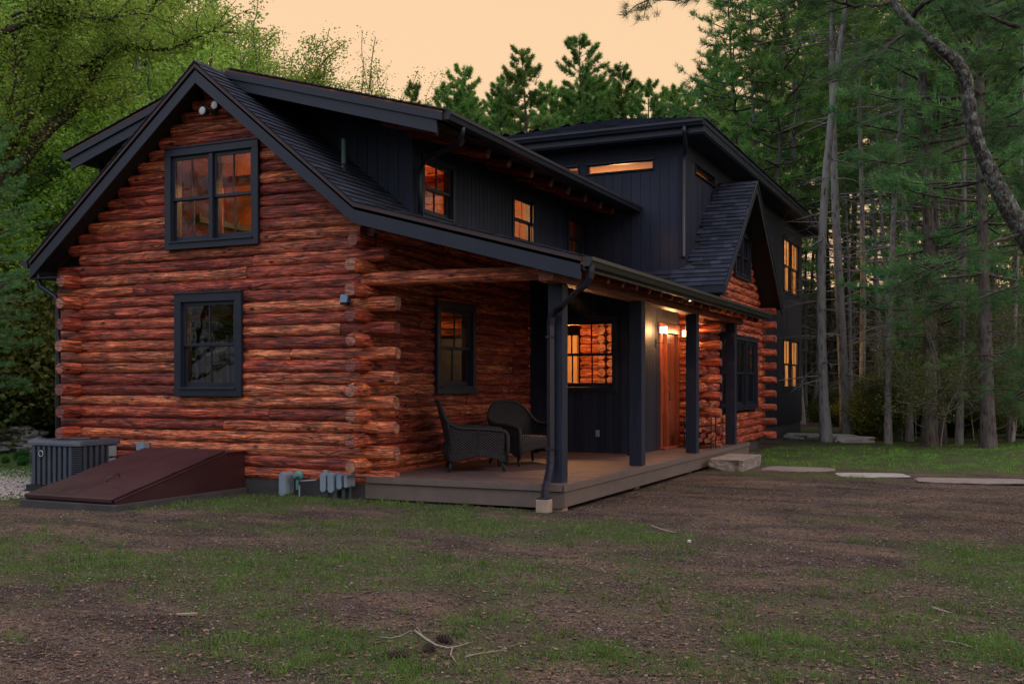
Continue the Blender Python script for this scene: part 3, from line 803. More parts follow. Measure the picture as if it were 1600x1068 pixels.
# outlet on the entry wall
mb = MB(); mb.fbox(FN, -6.62, -6.545, .018, .03, .645, .765); mb.fbox(FN, -6.60, -6.565, .03, .037, .66, .70); mb.fbox(FN, -6.60, -6.565, .03, .037, .71, .75)
mb.build('outlet_cover', MT['white'], house, bevel=.002)

# ------------------------------------------------ log wing with cross gable
WX = -5.43; WY0, WY1 = 21.05, 26.6
RD = (23.62, 6.19); RS = (6.19-3.57)/(23.62-20.51)
wz = lambda y: RD[1]-abs(y-RD[0])*RS
TW = (22.05, 25.72, 1.0, 2.72); UWn = (23.30, 24.92, 4.02, 5.10)
lb = LB()
i = 0
while True:
    z = Z0+.02+i*PZ
    if z > 5.85: break
    ya, yb = RD[0]-(RD[1]-.3-z)/RS, RD[0]+(RD[1]-.3-z)/RS
    e = i % 2 == 1
    a, b = max(ya, WY0-(.34 if e else -.08)), min(yb, WY1+(.30 if e else -.08))
    hs = [(h[0]+.04, h[1]-.04) for h in (TW, UWn) if h[2]-.02 < z < h[3]+.02]
    for p, q in cut(a, b, hs):
        L = q-p
        if L < .1: continue
        js = [p]+([p+L*random.uniform(.3, .7)] if L > 2.4 and random.random() < .5 else [])+[q]
        for s_, t_ in zip(js[:-1], js[1:]): lb.log((WX, s_+.003, z), (WX, t_-.003, z), r=.1, k=14, seg=.07)
    # logs of the return walls, their ends showing at both corners
    if not e and z < 3.72:
        lb.log((-7.0, WY0, z), (WX+.36, WY0, z), r=.1, k=14, seg=.07); lb.log((-6.3, WY1, z), (WX+.42, WY1, z), r=.1, k=14, seg=.08)
    elif z < 3.72:
        lb.log((-7.0, WY0, z), (WX-.08, WY0, z), r=.1, k=14, seg=.07); lb.log((-6.3, WY1, z), (WX-.08, WY1, z), r=.1, k=12, seg=.1)
    i += 1
lb.build('wing_log_wall', house)
FW = frame((WX+.085, 0, 0), (0,1,0), (1,0,0))
window(house, FW, *TW, units=3, lites=2, casing=.10, proud=.05, depth=.2)
window(house, FW, *UWn, units=2, lites=2, casing=.09, proud=.05, depth=.2)
# cross gable roof
mb = MB(); RX = -4.90
for sgn in (-1, 1):
    ye = RD[0]+sgn*3.11; xe = -5.83
    a, b = (ye, wz(ye)), RD
    mb.prism([(RX, a[0], a[1]), (RX, b[0], b[1]), (RX, b[0], b[1]-.1), (RX, a[0], a[1]-.1)], (xe-RX, 0, 0))
y1_ = 20.99
mb.prism([(xe, 20.51, wz(20.51)), (xe, y1_, wz(y1_)), (xe, y1_, wz(y1_)-.1), (xe, 20.51, wz(20.51)-.1)], (-2.1, 0, 0))
mb.build('cross_gable_roof_deck', MT['black'], house)
sl = math.hypot(3.11, 3.11*RS)
shingles('cross_gable_shingles', house, (-8.0, 20.50, wz(20.51)+.004), (1,0,0), (0, 1, RS), 3.12, sl, clip=lambda u, v: (v < .66) or (u > 2.17), expo=.15, seed=12)
shingles('cross_gable_shingles', house, (-5.84, 26.74, wz(26.73)+.004), (1,0,0), (0, -1, RS), .96, sl, expo=.15, seed=13)
mb = MB()
for sgn in (-1, 1):
    ye = RD[0]+sgn*3.12
    mb.prism([(RX, ye, wz(ye)-.02), (RX, RD[0], RD[1]-.02), (RX, RD[0], RD[1]-.27), (RX, ye, wz(ye)-.22)], (.03, 0, 0))
    mb.prism([(RX+.032, ye, wz(ye)+.0), (RX+.032, RD[0], RD[1]), (RX+.032, RD[0], RD[1]-.07), (RX+.032, ye, wz(ye)-.06)], (.015, 0, 0))
mb.build('cross_gable_rake_board', MT['trim'], house, bevel=.003)
mb = MB(); mb.box(-8.0, RX+.03, 20.48, 20.508, wz(20.51)-.14, wz(20.51)+.006); mb.box(-7.9, RX, 20.51, 20.95, wz(20.51)-.16, wz(20.51)-.142)
mb.build('cross_gable_fascia', MT['metal'], house)

# ------------------------------------------------ two-storey addition
BX0, BX1, BY1 = -10.45, -5.84, 35.4
FB = frame((0, YB, 0), (1,0,0), (0,-1,0)); FB2 = frame((BX1, 0, 0), (0,1,0), (1,0,0))
CW = [(-7.98, -6.47, 6.085, 6.315), (-9.72, -8.15, 6.085, 6.315)]
siding('addition_front_wall', house, FB, BX0, BX1, lambda u: 3.4, lambda u: 6.3165, holes=[(w[0]+.02, w[1]-.02, w[2]+.02, 6.4) for w in CW], bw=.205)
mb = MB(); mb.fbox(FB, BX0, BX1+.02, -.06, .024, 6.317, 6.605); mb.fbox(FB2, YB, BY1, -.06, .026, 6.317, 6.605); mb.fbox(FB2, YB-.022, YB+.10, -.05, .026, 4.0, 6.315)
mb.build('frieze_board', MT['siding'], house, bevel=.003)
for w in CW: window(house, FB, *w, units=1, lites=1, casing=.018, proud=.02, simple=True)
RW = [(32.06, 34.85, 4.38, 6.14), (32.06, 34.85, 1.40, 3.04), (21.85, 23.52, 6.085, 6.315)]
siding('addition_side_wall', house, FB2, YB, BY1, lambda u: (wz(u)-.05 if u < RD[0] else (4.5 if u < WY1 else .40)), lambda u: 6.3165, holes=[(w[0]+.03, w[1]-.03, w[2]+.02, w[3]-.02) for w in RW], bw=.19)
for w in RW[:2]: window(house, FB2, *w, units=2, lites=2, casing=.05, proud=.022, depth=.09)
window(house, FB2, *RW[2], units=1, lites=1, casing=.018, proud=.02, simple=True)
siding('addition_rear_wall', house, frame((0, BY1, 0), (1,0,0), (0,1,0)), BX0, BX1, lambda u: .4, lambda u: 6.5, bw=.19)
siding('addition_left_wall', house, frame((BX0, 0, 0), (0,1,0), (-1,0,0)), YB, BY1, lambda u: .4, lambda u: 6.5, bw=.19)
OV = .58
x0, x1, y0, y1 = BX0-OV, BX1+OV, YB-OV, BY1+OV
mb = MB(); mb.box(x0+.03, x1-.03, y0+.03, y1-.03, 6.606, 6.625); mb.build('addition_soffit', MT['siding'], house)
mb = MB()
mb.box(x0, x1, y0, y0+.028, 6.63, 6.83); mb.box(x1-.028, x1, y0+.028, y1, 6.63, 6.83); mb.box(x0, x0+.028, y0+.028, y1, 6.63, 6.83)
mb.box(x0-.02, x1+.02, y0-.02, y0-.0005, 6.77, 6.86); mb.box(x1+.0005, x1+.02, y0, y1, 6.77, 6.86)
mb.build('addition_fascia', MT['trim'], house, bevel=.003)
# front gutter and its downspout
mb = MB(); mb.prism([(x0, y0-.021, 6.87), (x0, y0-.021, 6.755), (x0, y0-.105, 6.755), (x0, y0-.125, 6.81), (x0, y0-.145, 6.825), (x0, y0-.145, 6.87)], (x1-x0, 0, 0))
ga = mb.build('addition_gutter', MT['metal'], house)
mb = MB(); mb.tube([(BX1+.20, y0-.08, 6.76), (BX1+.19, y0-.07, 6.64), (BX1+.09, YB-.12, 6.38), (BX1+.03, YB-.075, 6.28), (BX1+.02, YB-.07, 6.18), (BX1+.02, YB-.07, 4.25), (BX1+.02, YB-.10, 4.20)], .042, 12); mb.build('addition_downspout', MT['metal'], ga, smooth=True)
# hip roof
rzv = 7.83; rx = (x0+x1)/2; hw = (x1-x0)/2
ra, rb = (rx, y0+hw, rzv), (rx, y1-hw, rzv)
c = [(x0,y0,6.88),(x1,y0,6.88),(x1,y1,6.88),(x0,y1,6.88)]
mb = MB(); mb.add([*c, ra, rb, *[(p[0], p[1], 6.84) for p in c]], [(0,1,4),(1,2,5,4),(2,3,5),(3,0,4,5),(6,7,8,9),(0,1,7,6),(1,2,8,7),(2,3,9,8),(3,0,6,9)]); mb.build('hip_roof_deck', MT['black'], house)
sl = math.hypot(hw, rzv-6.88)
shingles('hip_shingles', house, (x0, y0-.02, 6.885), (1,0,0), (0, hw, rzv-6.88), 2*hw, sl, clip=lambda u, v: v/sl*hw < min(u, 2*hw-u)+.05, expo=.14, seed=20)
shingles('hip_shingles', house, (x1+.02, y0, 6.885), (0,1,0), (-hw, 0, rzv-6.88), y1-y0, sl, clip=lambda u, v: v/sl*hw < min(u, y1-y0-u)+.05, expo=.14, seed=21)
shingles('hip_shingles', house, (x0-.02, y0, 6.885), (0,1,0), (hw, 0, rzv-6.88), y1-y0, sl, clip=lambda u, v: v/sl*hw < min(u, y1-y0-u)+.05, expo=.28, seed=22)

# ------------------------------------------------ interior surfaces seen through the glass
mb = MB(); mb.box(XL+.1, XR-.1, 12.55, 17.8, .30, .35); mb.box(-9.6, EXW-.07, 17.82, 20.9, .30, .345); mb.box(BX0+.07, BX1-.07, YB+.07, BY1-.07, .30, .35)
mb.box(XL+.1, XR-.1, 12.52, 20.95, 3.02, 3.12); mb.box(BX0+.07, BX1-.07, YB+.07, BY1-.07, 3.30, 3.42)
mb.box(-7.92, EXW-.07, 17.98, 20.9, 2.98, 3.02)
mb.build('interior_floor', MT['floorw'], house)
mb = MB(); mb.box(XL+.1, -9.5, 17.80, 17.88, .35, 3.02); mb.box(-9.5, XR-.1, 17.80, 17.88, .35, 3.02)
mb.box(-9.4, -7.93, 20.3, 20.4, .35, 2.62); mb.box(-9.6, -9.52, 17.9, 20.9, .35, 3.02)
mb.box(BX0+.07, BX1-.5, YB+.08, YB+.1, 3.43, 6.0); mb.box(BX0+.3, BX0+.4, YB+.2, BY1-.1, 3.43, 6.60); mb.box(BX0+.3, BX0+.4, YB+.2, BY1-.1, .36, 3.3); mb.box(BX0+.4, BX1-.07, 31.0, 31.08, 3.43, 6.6); mb.box(BX0+.4, BX1-.07, 31.0, 31.08, .36, 3.3)
mb.box(BX0+.07, BX1-.07, YB+.07, BY1-.07, 6.52, 6.58)
mb.box(WX-1.6, WX-1.5, 21.3, 26.4, .36, 3.0); mb.box(BX0+.42, BX1-.07, BY1-.16, BY1-.10, .36, 6.5)
mb.build('interior_wall', MT['drywall'], house)
lb = LB()
for i in range(15):
    z = .45+i*PZ
    lb.log((-7.95, 20.62, z), (-7.50 if i % 2 else -7.56, 20.62, z), r=.095, k=12, seg=.05, tint=.8)
    lb.log((-7.37, 20.25, z), (-7.37, 20.85, z), r=.098, k=14, seg=.12, tint=.75)
    lb.log((-7.18, 20.28, z+.02), (-7.18, 20.85, z+.02), r=.095, k=14, seg=.12, tint=.7)
lb.build('interior_log_wall', house)
lb = LB()
lb.log((-10.6, 16.45, 2.62), (-8.16, 16.45, 2.62), r=.16, k=12, seg=.1, tint=.8)
for y in (13.5, 14.6, 15.7, 16.8): lb.log((XL+.1, y, 2.90), (XR-.1, y, 2.90), r=.1, k=12, seg=.15, tint=.7)
for y in np.arange(18.2, 20.9, .55): lb.log((-7.95, y, 2.88), (-6.1, y, 2.88), r=.07, k=10, seg=.15, tint=.7)
for y in np.arange(13.9, 20.9, .9):
    for sx in (1, -1):
        xa, xb = PEAK[0]+sx*.05, PEAK[0]+sx*2.2
        lb.log((xa, y, 6.13), (xb, y, 6.13-.60), r=.085, k=10, seg=.15, tint=.85)
lb.log((PEAK[0], 13.8, 6.02), (PEAK[0], 20.9, 6.02), r=.12, k=12, seg=.15, tint=.8)
for y in (14.1, 15.4):
    lb.log((-12.6, y, 5.05), (-8.3, y, 5.05), r=.09, k=12, seg=.12, tint=.8)
for x in (-12.2, -9.2): lb.log((x, 14.2, 3.15), (x, 14.2, 5.6), r=.09, k=12, seg=.12, tint=.6)
lb.build('interior_beam', house)
mb = MB(); mb.box(EW+.08, DX-.09, 20.9, 20.96, 3.12, 6.2); mb.box(EW+.08, DX-.09, 19.45, 19.50, 3.12, 5.6); mb.build('interior_partition', MT['ceil'], house)  # second panel added to keep loft light from the far dormer window
# tall interior door leaf behind the side window
mb = MB(); mb.box(-10.4, -8.16, 16.6, 16.66, .35, 2.42); mb.build('interior_partition', plain('grey_blue_door_paint', (.10,.14,.18), .5), house)
# furniture-like kitchen wall for lit rooms of the addition is left plain plaster; window blinds behind the lit panes

# ------------------------------------------------ lamps, boxes and meters
def tiny(name, label, cat, loc, group=None): return thing(name, label, cat, loc, group)
for k, (y, z, lab) in enumerate(((19.40, 2.64, 'lit square wall lantern on black boards left of the front door'), (20.97, 2.64, 'lit square wall lantern between the front door and the log corner'))):
    t = tiny('wall_lantern', lab, 'wall lamp', (EXW+.02, y, z-.25), 'lanterns beside the front door')
    mb = MB(); mb.box(EXW+.019, EXW+.035, y-.055, y+.055, z-.33, z-.17); mb.build('back_plate', MT['black'], t, bevel=.003)
    mb = MB(); mb.tube([(EXW+.03, y, z-.25), (EXW+.16, y, z-.25), (EXW+.16, y, z-.07)], .009, 8); mb.box(EXW+.115, EXW+.205, y-.045, y+.045, z-.075, z-.060); mb.build('arm', MT['black'], t)
    mb = MB(); mb.box(EXW+.105, EXW+.215, y-.055, y+.055, z-.058, z+.065); mb.build('lamp_shade', MT['lamp'], t, bevel=.004)
    l = bpy.data.lights.new('lantern_light', 'POINT'); l.energy = 48; l.color = (1, .50, .19); l.shadow_soft_size = .06
    o = bpy.data.objects.new('lantern_light', l); COL.objects.link(o); o.location = (EXW+.30, y, z)
t = tiny('soffit_lamp', 'small lit spot lamp under the porch eave above the third post', 'spot lamp', (-4.72, 17.3, 3.05))
mb = MB(); mb.lathe((-4.70, 17.3, 3.02), [(.018, 0), (.045, .002), (.045, .05), (.02, .055)], 12); mb.build('housing', MT['black'], t)
mb = MB(); mb.lathe((-4.70, 17.3, 3.010), [(.018, 0), (.018, .006)], 12); mb.build('lamp_face', MT['lamp'], t)
l = bpy.data.lights.new('soffit_light', 'SPOT'); l.energy = 30; l.color = (1,.55,.25); l.spot_size = R_(120); l.shadow_soft_size = .03
o = bpy.data.objects.new('soffit_light', l); COL.objects.link(o); o.location = (-4.70, 17.3, 2.98)
# twin flood light in the gable peak
t = tiny('flood_light', 'unlit twin-head flood light under the gable peak', 'flood light', (-10.62, 12.24, 5.66))
mb = MB(); mb.lathe((-10.60, 12.26, 5.68), [(.055, 0), (.055, -.03), (.03, -.05)], 14, 'y'); mb.tube([(-10.66, 12.20, 5.68), (-10.52, 12.20, 5.68)], .016, 8); mb.build('bracket', MT['black'], t)
for x, z in ((-10.69, 5.66), (-10.46, 5.72)):
    mb = MB(); mb.lathe((x, 12.19, z), [(.030, .03), (.055, -.02), (.072, -.085), (.070, -.10)], 18, 'y'); h = mb.build('lamp_head', MT['black'], t, smooth=True)
    mb = MB(); mb.lathe((x, 12.088, z), [(.063, 0), (.055, -.006), (.02, -.012)], 18, 'y'); mb.build('lens', MT['lampglass'], h, smooth=True)
t = tiny('wall_sensor_box', 'small blue-grey downlight box beside the top of the log corner', 'wall light', (-8.24, 12.25, 2.75))
mb = MB(); mb.prism([(-8.32, 12.28, 2.74), (-8.32, 12.17, 2.74), (-8.32, 12.22, 2.86), (-8.32, 12.28, 2.86)], (.13, 0, 0)); mb.build('shade', plain('blue_grey_metal', (.12,.20,.30), .4, .1), t, bevel=.004)
mb = MB(); mb.box(-8.31, -8.20, 12.19, 12.28, 2.715, 2.739); mb.build('lens', MT['black'], t)
def stadium(mb, cx, y0, y1, z0, z1, w, n=10, mi=0):
    r = w/2; poly = [(cx+r*math.cos(a), y0, z1-r+r*math.sin(a)) for a in np.linspace(0, math.pi, n)]+[(cx+r*math.cos(a), y0, z0+r+r*math.sin(a)) for a in np.linspace(math.pi, 2*math.pi, n)]
    mb.prism(poly, (0, y1-y0, 0), mi)
def conduit(x, z0, z1, w, lab, big=False, pipe=.02):
    t = tiny('conduit_body', lab, 'conduit box', (x, 12.28, 0), None if big else 'row of grey conduit fittings')
    mb = MB(); stadium(mb, x, 12.10, 12.30, z0, z1, w); mb.build('body', MT['pvc'], t, bevel=.004)
    mb = MB(); stadium(mb, x, 12.088, 12.099, z0+.004, z1-.004, w*.93); mb.lathe((x, 12.086, z1-.03), [(.006, 0), (.006, .004)], 8, 'y'); mb.lathe((x, 12.086, z0+.03), [(.006, 0), (.006, .004)], 8, 'y'); mb.build('cover', MT['pvc'], t, bevel=.003)
    if not big:
        mb = MB(); mb.lathe((x+.01, 12.19, -.1), [(pipe, 0), (pipe, z0+.12), (pipe*1.25, z0+.12), (pipe*1.25, z0+.16)], 12); mb.build('pipe', MT['pvc'], t, smooth=True)
conduit(-9.235, .0, .345, .115, 'large grey oval conduit cover left of the gas regulator', True)
conduit(-8.535, .09, .36, .095, 'grey oval conduit fitting beside the white cover plate, leftmost of the row', pipe=.030)
conduit(-8.405, .085, .365, .105, 'grey oval conduit fitting with the thickest pipe, second in the row', pipe=.042)
conduit(-8.265, .14, .35, .085, 'short grey oval conduit fitting, third in the row', pipe=.028)
conduit(-8.155, .165, .345, .055, 'narrowest grey oval conduit fitting, nearest the log corner', pipe=.018)
t = tiny('cover_plate', 'small square white cover plate on the bottom log', 'cover plate', (-8.60, 12.29, .33))
mb = MB(); mb.box(-8.635, -8.565, 12.24, 12.31, .29, .385); mb.build('plate', MT['white'], t, bevel=.003)
t = tiny('gas_regulator', 'green gas regulator with thin riser pipe by the foundation', 'gas regulator', (-9.02, 12.2, 0))
mb = MB(); mb.lathe((-9.02, 12.22, .30), [(.05, 0), (.075, -.015), (.075, -.035), (.045, -.06), (.03, -.10), (.034, -.12), (.02, -.125)], 16, 'y'); mb.tube([(-9.02, 12.16, .24), (-9.02, 12.16, .10)], .022, 8); mb.build('regulator_body', MT['regul'], t, smooth=False, bevel=.002)
mb = MB(); mb.tube([(-8.99, 12.17, .16), (-8.99, 12.17, -.05)], .012, 8); mb.tube([(-9.0, 12.2, .22), (-8.75, 12.24, .24)], .012, 8); mb.build('riser_pipe', MT['pvc'], t)
t = tiny('junction_box', 'small light blue-grey box on the logs above the cellar doors', 'junction box', (-12.0, 12.26, .6))
mb = MB(); mb.box(-12.08, -11.93, 12.19, 12.31, .58, .70); mb.build('box', MT['pvc'], t, bevel=.004)
mb = MB(); mb.box(-12.085, -11.925, 12.182, 12.189, .575, .705); mb.build('cover', MT['pvc'], t)

# ------------------------------------------------ cellar bulkhead
t = thing('cellar_bulkhead', 'dark red sloping steel cellar doors on a low concrete curb', 'cellar doors', (-10.8, 11, 0))
bx0, bx1 = -11.66, -10.06; yl, yh, yw = 9.80, 11.90, 12.29; zl, zh = .11, .60
mb = MB(); mb.box(bx0-.04, bx1+.04, yl-.06, yl+.16, -.25, .08); mb.box(bx0-.04, bx0+.12, yl+.16, yw, -.25, .08); mb.box(bx1-.12, bx1+.04, yl+.16, yw, -.25, .08)
mb.build('curb', MT['concrete'], t, bevel=.01)
mb = MB()
for xa, xb in ((bx0, bx0+.02), (bx1-.02, bx1)):
    mb.prism([(xa, yl, .081), (xa, yl, zl), (xa, yh, zh), (xa, yw, zh), (xa, yw, .081)], (xb-xa, 0, 0))
mb.box(bx0+.021, bx1-.021, yl, yl+.02, .081, zl); mb.box(bx0-.02, bx1+.03, yh, yw, zh+.001, zh+.025)
for xa in (bx0-.012, bx1-.055): mb.prism([(xa, yl-.01, zl+.003), (xa, yh, zh+.003), (xa, yh, zh+.02), (xa, yl-.01, zl+.02)], (.067, 0, 0))
mb.build('side_frame', MT['oxblood'], t, bevel=.003)
xm = (bx0+bx1)/2
for xa, xb in ((bx0+.03, xm-.004), (xm+.004, bx1-.03)):
    mb = MB(); mb.prism([(xa, yl-.03, zl+.022), (xa, yh-.01, zh+.024), (xa, yh-.01, zh+.045), (xa, yl-.03, zl+.045)], (xb-xa, 0, 0))
    mb.prism([(xa, yl-.034, zl-.0), (xa, yl-.034, zl+.046), (xa, yl-.050, zl+.044), (xa, yl-.050, zl-.0)], (xb-xa, 0, 0)); d_ = mb.build('door_leaf', MT['oxblood'], t, bevel=.004)
for xa, sg in ((bx0+.012, 1), (bx1-.012, -1)):
    for yy in (10.15, 10.85, 11.55):
        zz = zl+.046+(yy-yl)*(zh-zl)/(yh-yl); mb = MB(); mb.tube([(xa+.02*sg, yy-.05, zz-.012+.004), (xa+.02*sg, yy+.05, zz+.012+.004)], .009, 8); mb.prism([(xa+.02*sg, yy-.035, zz-.006), (xa+.075*sg, yy-.035, zz-.006), (xa+.075*sg, yy+.035, zz+.012), (xa+.02*sg, yy+.035, zz+.012)], (0, 0, .004)); mb.build('hinge', MT['oxblood'], t)
dl = lambda y: zl+.046+(y-yl)*(zh-zl)/(yh-yl)
mb = MB(); mb.tube([(xm+.05, 10.38, dl(10.38)), (xm+.05, 10.38, dl(10.38)+.05), (xm+.06, 10.58, dl(10.58)+.055), (xm+.06, 10.58, dl(10.58))], .009, 8); mb.build('handle', MT['oxblood'], d_, smooth=True)

# ------------------------------------------------ air conditioner
t = thing('air_conditioner', 'grey-blue outdoor air conditioning unit beside the cellar doors', 'air conditioner', (-12.9, 11.7, 0))
ax0, ax1, ay0, ay1, az0, az1 = -13.34, -12.30, 11.22, 12.12, .03, .76
def rrect(x0, x1, y0, y1, r, n=6):
    P = []
    for cx, cy, a0 in ((x1-r, y0+r, -90), (x1-r, y1-r, 0), (x0+r, y1-r, 90), (x0+r, y0+r, 180)):
        for k in range(n+1): a = R_(a0+90*k/n); P.append((cx+r*math.cos(a), cy+r*math.sin(a)))
    return P
mb = MB(); mb.prism([(x, y, az0+.03) for x, y in rrect(ax0+.03, ax1-.03, ay0+.03, ay1-.03, .10)], (0, 0, az1-az0-.08)); mb.build('coil', MT['black'], t)
mb = MB()
z = az0+.07
while z < az1-.09:
    for (cx, cy, a0) in ((ax1-.12, ay0+.12, -90), (ax0+.12, ay0+.12, 180)):
        inner, outer = [], []
        for k in range(9):
            a = R_(a0+90*k/8); inner.append((cx+.085*math.cos(a), cy+.085*math.sin(a), z+.012)); outer.append((cx+.122*math.cos(a), cy+.122*math.sin(a), z))
        mb.prism(inner+outer[::-1], (0, 0, .006))
    mb.box(ax0+.11, ax1-.11, ay0+.012, ay0+.02, z, z+.005); mb.box(ax1-.02, ax1-.012, ay0+.11, ay1-.11, z, z+.005)
    z += .026
for k in range(8):
    x = ax0+.13+k*.108; mb.box(x, x+.055, ay0-.002, ay0+.012, az0+.06, az1-.09)
for k in range(6):
    y = ay0+.14+k*.112; mb.box(ax1-.012, ax1+.002, y, y+.055, az0+.06, az1-.09)
mb.build('louvre', MT['acmetal'], t, bevel=.002)
mb = MB(); P = rrect(ax0-.012, ax1+.012, ay0-.012, ay1+.012, .12); Q = rrect(ax0+.02, ax1-.02, ay0+.02, ay1-.02, .10)
n = len(P); vs = [(x, y, az1-.08) for x, y in P]+[(x, y, az1-.02) for x, y in P]+[(x, y, az1) for x, y in Q]+[(ax0/2+ax1/2+.36*math.cos(2*math.pi*k/n-2.2), ay0/2+ay1/2+.36*math.sin(2*math.pi*k/n-2.2), az1) for k in range(n)]+[(ax0/2+ax1/2+.35*math.cos(2*math.pi*k/n-2.2), ay0/2+ay1/2+.35*math.sin(2*math.pi*k/n-2.2), az1-.05) for k in range(n)]
mb.add(vs, [(i+j*n, (i+1) % n+j*n, (i+1) % n+(j+1)*n, i+(j+1)*n) for j in range(4) for i in range(n)]); mb.build('top_cover', MT['acmetal'], t, smooth=True)
mb = MB()
for q in (.08, .14, .20, .26, .32):
    mb.tube([(ax0/2+ax1/2+q*math.cos(a), ay0/2+ay1/2+q*math.sin(a), az1-.01) for a in np.linspace(0, 6.283, 25)], .004, 5)
for a in np.linspace(0, math.pi, 6)[:-1]: mb.tube([(ax0/2+ax1/2+.35*math.cos(a), ay0/2+ay1/2+.35*math.sin(a), az1-.014), (ax0/2+ax1/2-.35*math.cos(a), ay0/2+ay1/2-.35*math.sin(a), az1-.014)], .004, 5)
mb.build('fan_grille', MT['black'], t)
mb = MB(); mb.prism([(x, y, az0-.06) for x, y in rrect(ax0-.02, ax1+.02, ay0-.02, ay1+.02, .06)], (0, 0, .11)); mb.build('pad', MT['black'], t)
mb = MB(); mb.box(ax1+.0025, ax1+.006, ay1-.28, ay1-.13, .50, .66); mb.build('label_plate', MT['white'], t); mb = MB(); mb.box(ax1+.0025, ax1+.006, ay1-.28, ay1-.14, .36, .47); mb.build('label_plate', MT['white'], t)
mb = MB(); mb.lathe((ax0+.33, ay0-.003, .56), [(.052, 0), (.052, -.008), (.040, -.012)], 20, 'y'); mb.build('badge', MT['black'], t)
mb = MB(); mb.tube([(ax0+.33+.044*math.cos(a), ay0-.016, .56+.044*math.sin(a)) for a in np.linspace(0, 6.283, 21)], .005, 5); mb.build('badge_ring', MT['lampglass'], t)

# downspout drain adapter, stone step, flagstones -------------------
t = thing('drain_adapter', 'buff concrete drain box at the foot of the porch downspout', 'drain box', (-5.15, 12.05, 0))
mb = MB(); mb.box(-5.23, -5.07, 11.97, 12.13, -.06, .155); mb.build('body', MT['buff'], t, bevel=.006)
mb = MB(); mb.box(-5.225, -5.075, 11.975, 12.125, .156, .175); mb.build('rim', MT['black'], t)
def rock(name, c, size, seed, label, cat, mat, group=None, sub=3, rough=.16, rot=0, flat=.0, pw=5):
    bm = bmesh.new(); bmesh.ops.create_cube(bm, size=2)
    bmesh.ops.subdivide_edges(bm, edges=bm.edges[:], cuts=2**sub, use_grid_fill=True)
    co = np.array([v.co[:] for v in bm.verts]); l4 = (np.abs(co)**pw).sum(1)**(1./pw); co = co/l4[:, None]
    d = fbm(co[:, 0]*1.3+seed*7, co[:, 1]*1.3, co[:, 2]*1.3+seed, 4); q = np.round(fbm(co[:, 0]*2+seed, co[:, 1]*2, co[:, 2]*2, 2)*4)/4
    co *= (1+rough*d+rough*.4*q)[:, None]; co *= np.array(size)/2
    if flat: co[:, 2] = np.where(co[:, 2] > 0, np.minimum(co[:, 2], size[2]/2*(1-flat)+.02*d*size[2]), co[:, 2])
    ca, sa = math.cos(rot), math.sin(rot)
    for v, p in zip(bm.verts, co): v.co = (p[0]*ca-p[1]*sa, p[0]*sa+p[1]*ca, p[2])
    me = bpy.data.meshes.new(name); bm.to_mesh(me); bm.free(); me.materials.append(mat)
    me.attributes.new('tint', 'FLOAT', 'POINT')
    o = bpy.data.objects.new(name, me); COL.objects.link(o); o.location = c; BASE[o.name] = Vector(c)
    if label: tag(o, label, cat, group)
    return o
rock('stone_step', (-4.52, 19.95, .09), (.66, 1.75, .30), 3, 'rough granite block used as a step at the far end of the porch', 'stone step', MT['stone'], rough=.07, flat=.2, pw=14)
rock('flagstone', (-3.35, 20.0, .0), (1.25, 1.1, .05), 5, 'brownish flat flagstone next to the stone step', 'flagstone', MT['flagb'], 'flagstone path', rough=.22, flat=.3)
rock('flagstone', (-1.95, 19.2, .0), (1.15, .75, .055), 6, 'pale cream flagstone in the middle of the path', 'flagstone', MT['flag'], 'flagstone path', rough=.2, rot=.3, flat=.3)
rock('flagstone', (-.35, 18.75, .0), (1.7, .85, .055), 7, 'long grey flagstone at the right end of the path', 'flagstone', MT['flagb'], 'flagstone path', rough=.2, rot=.2, flat=.3)

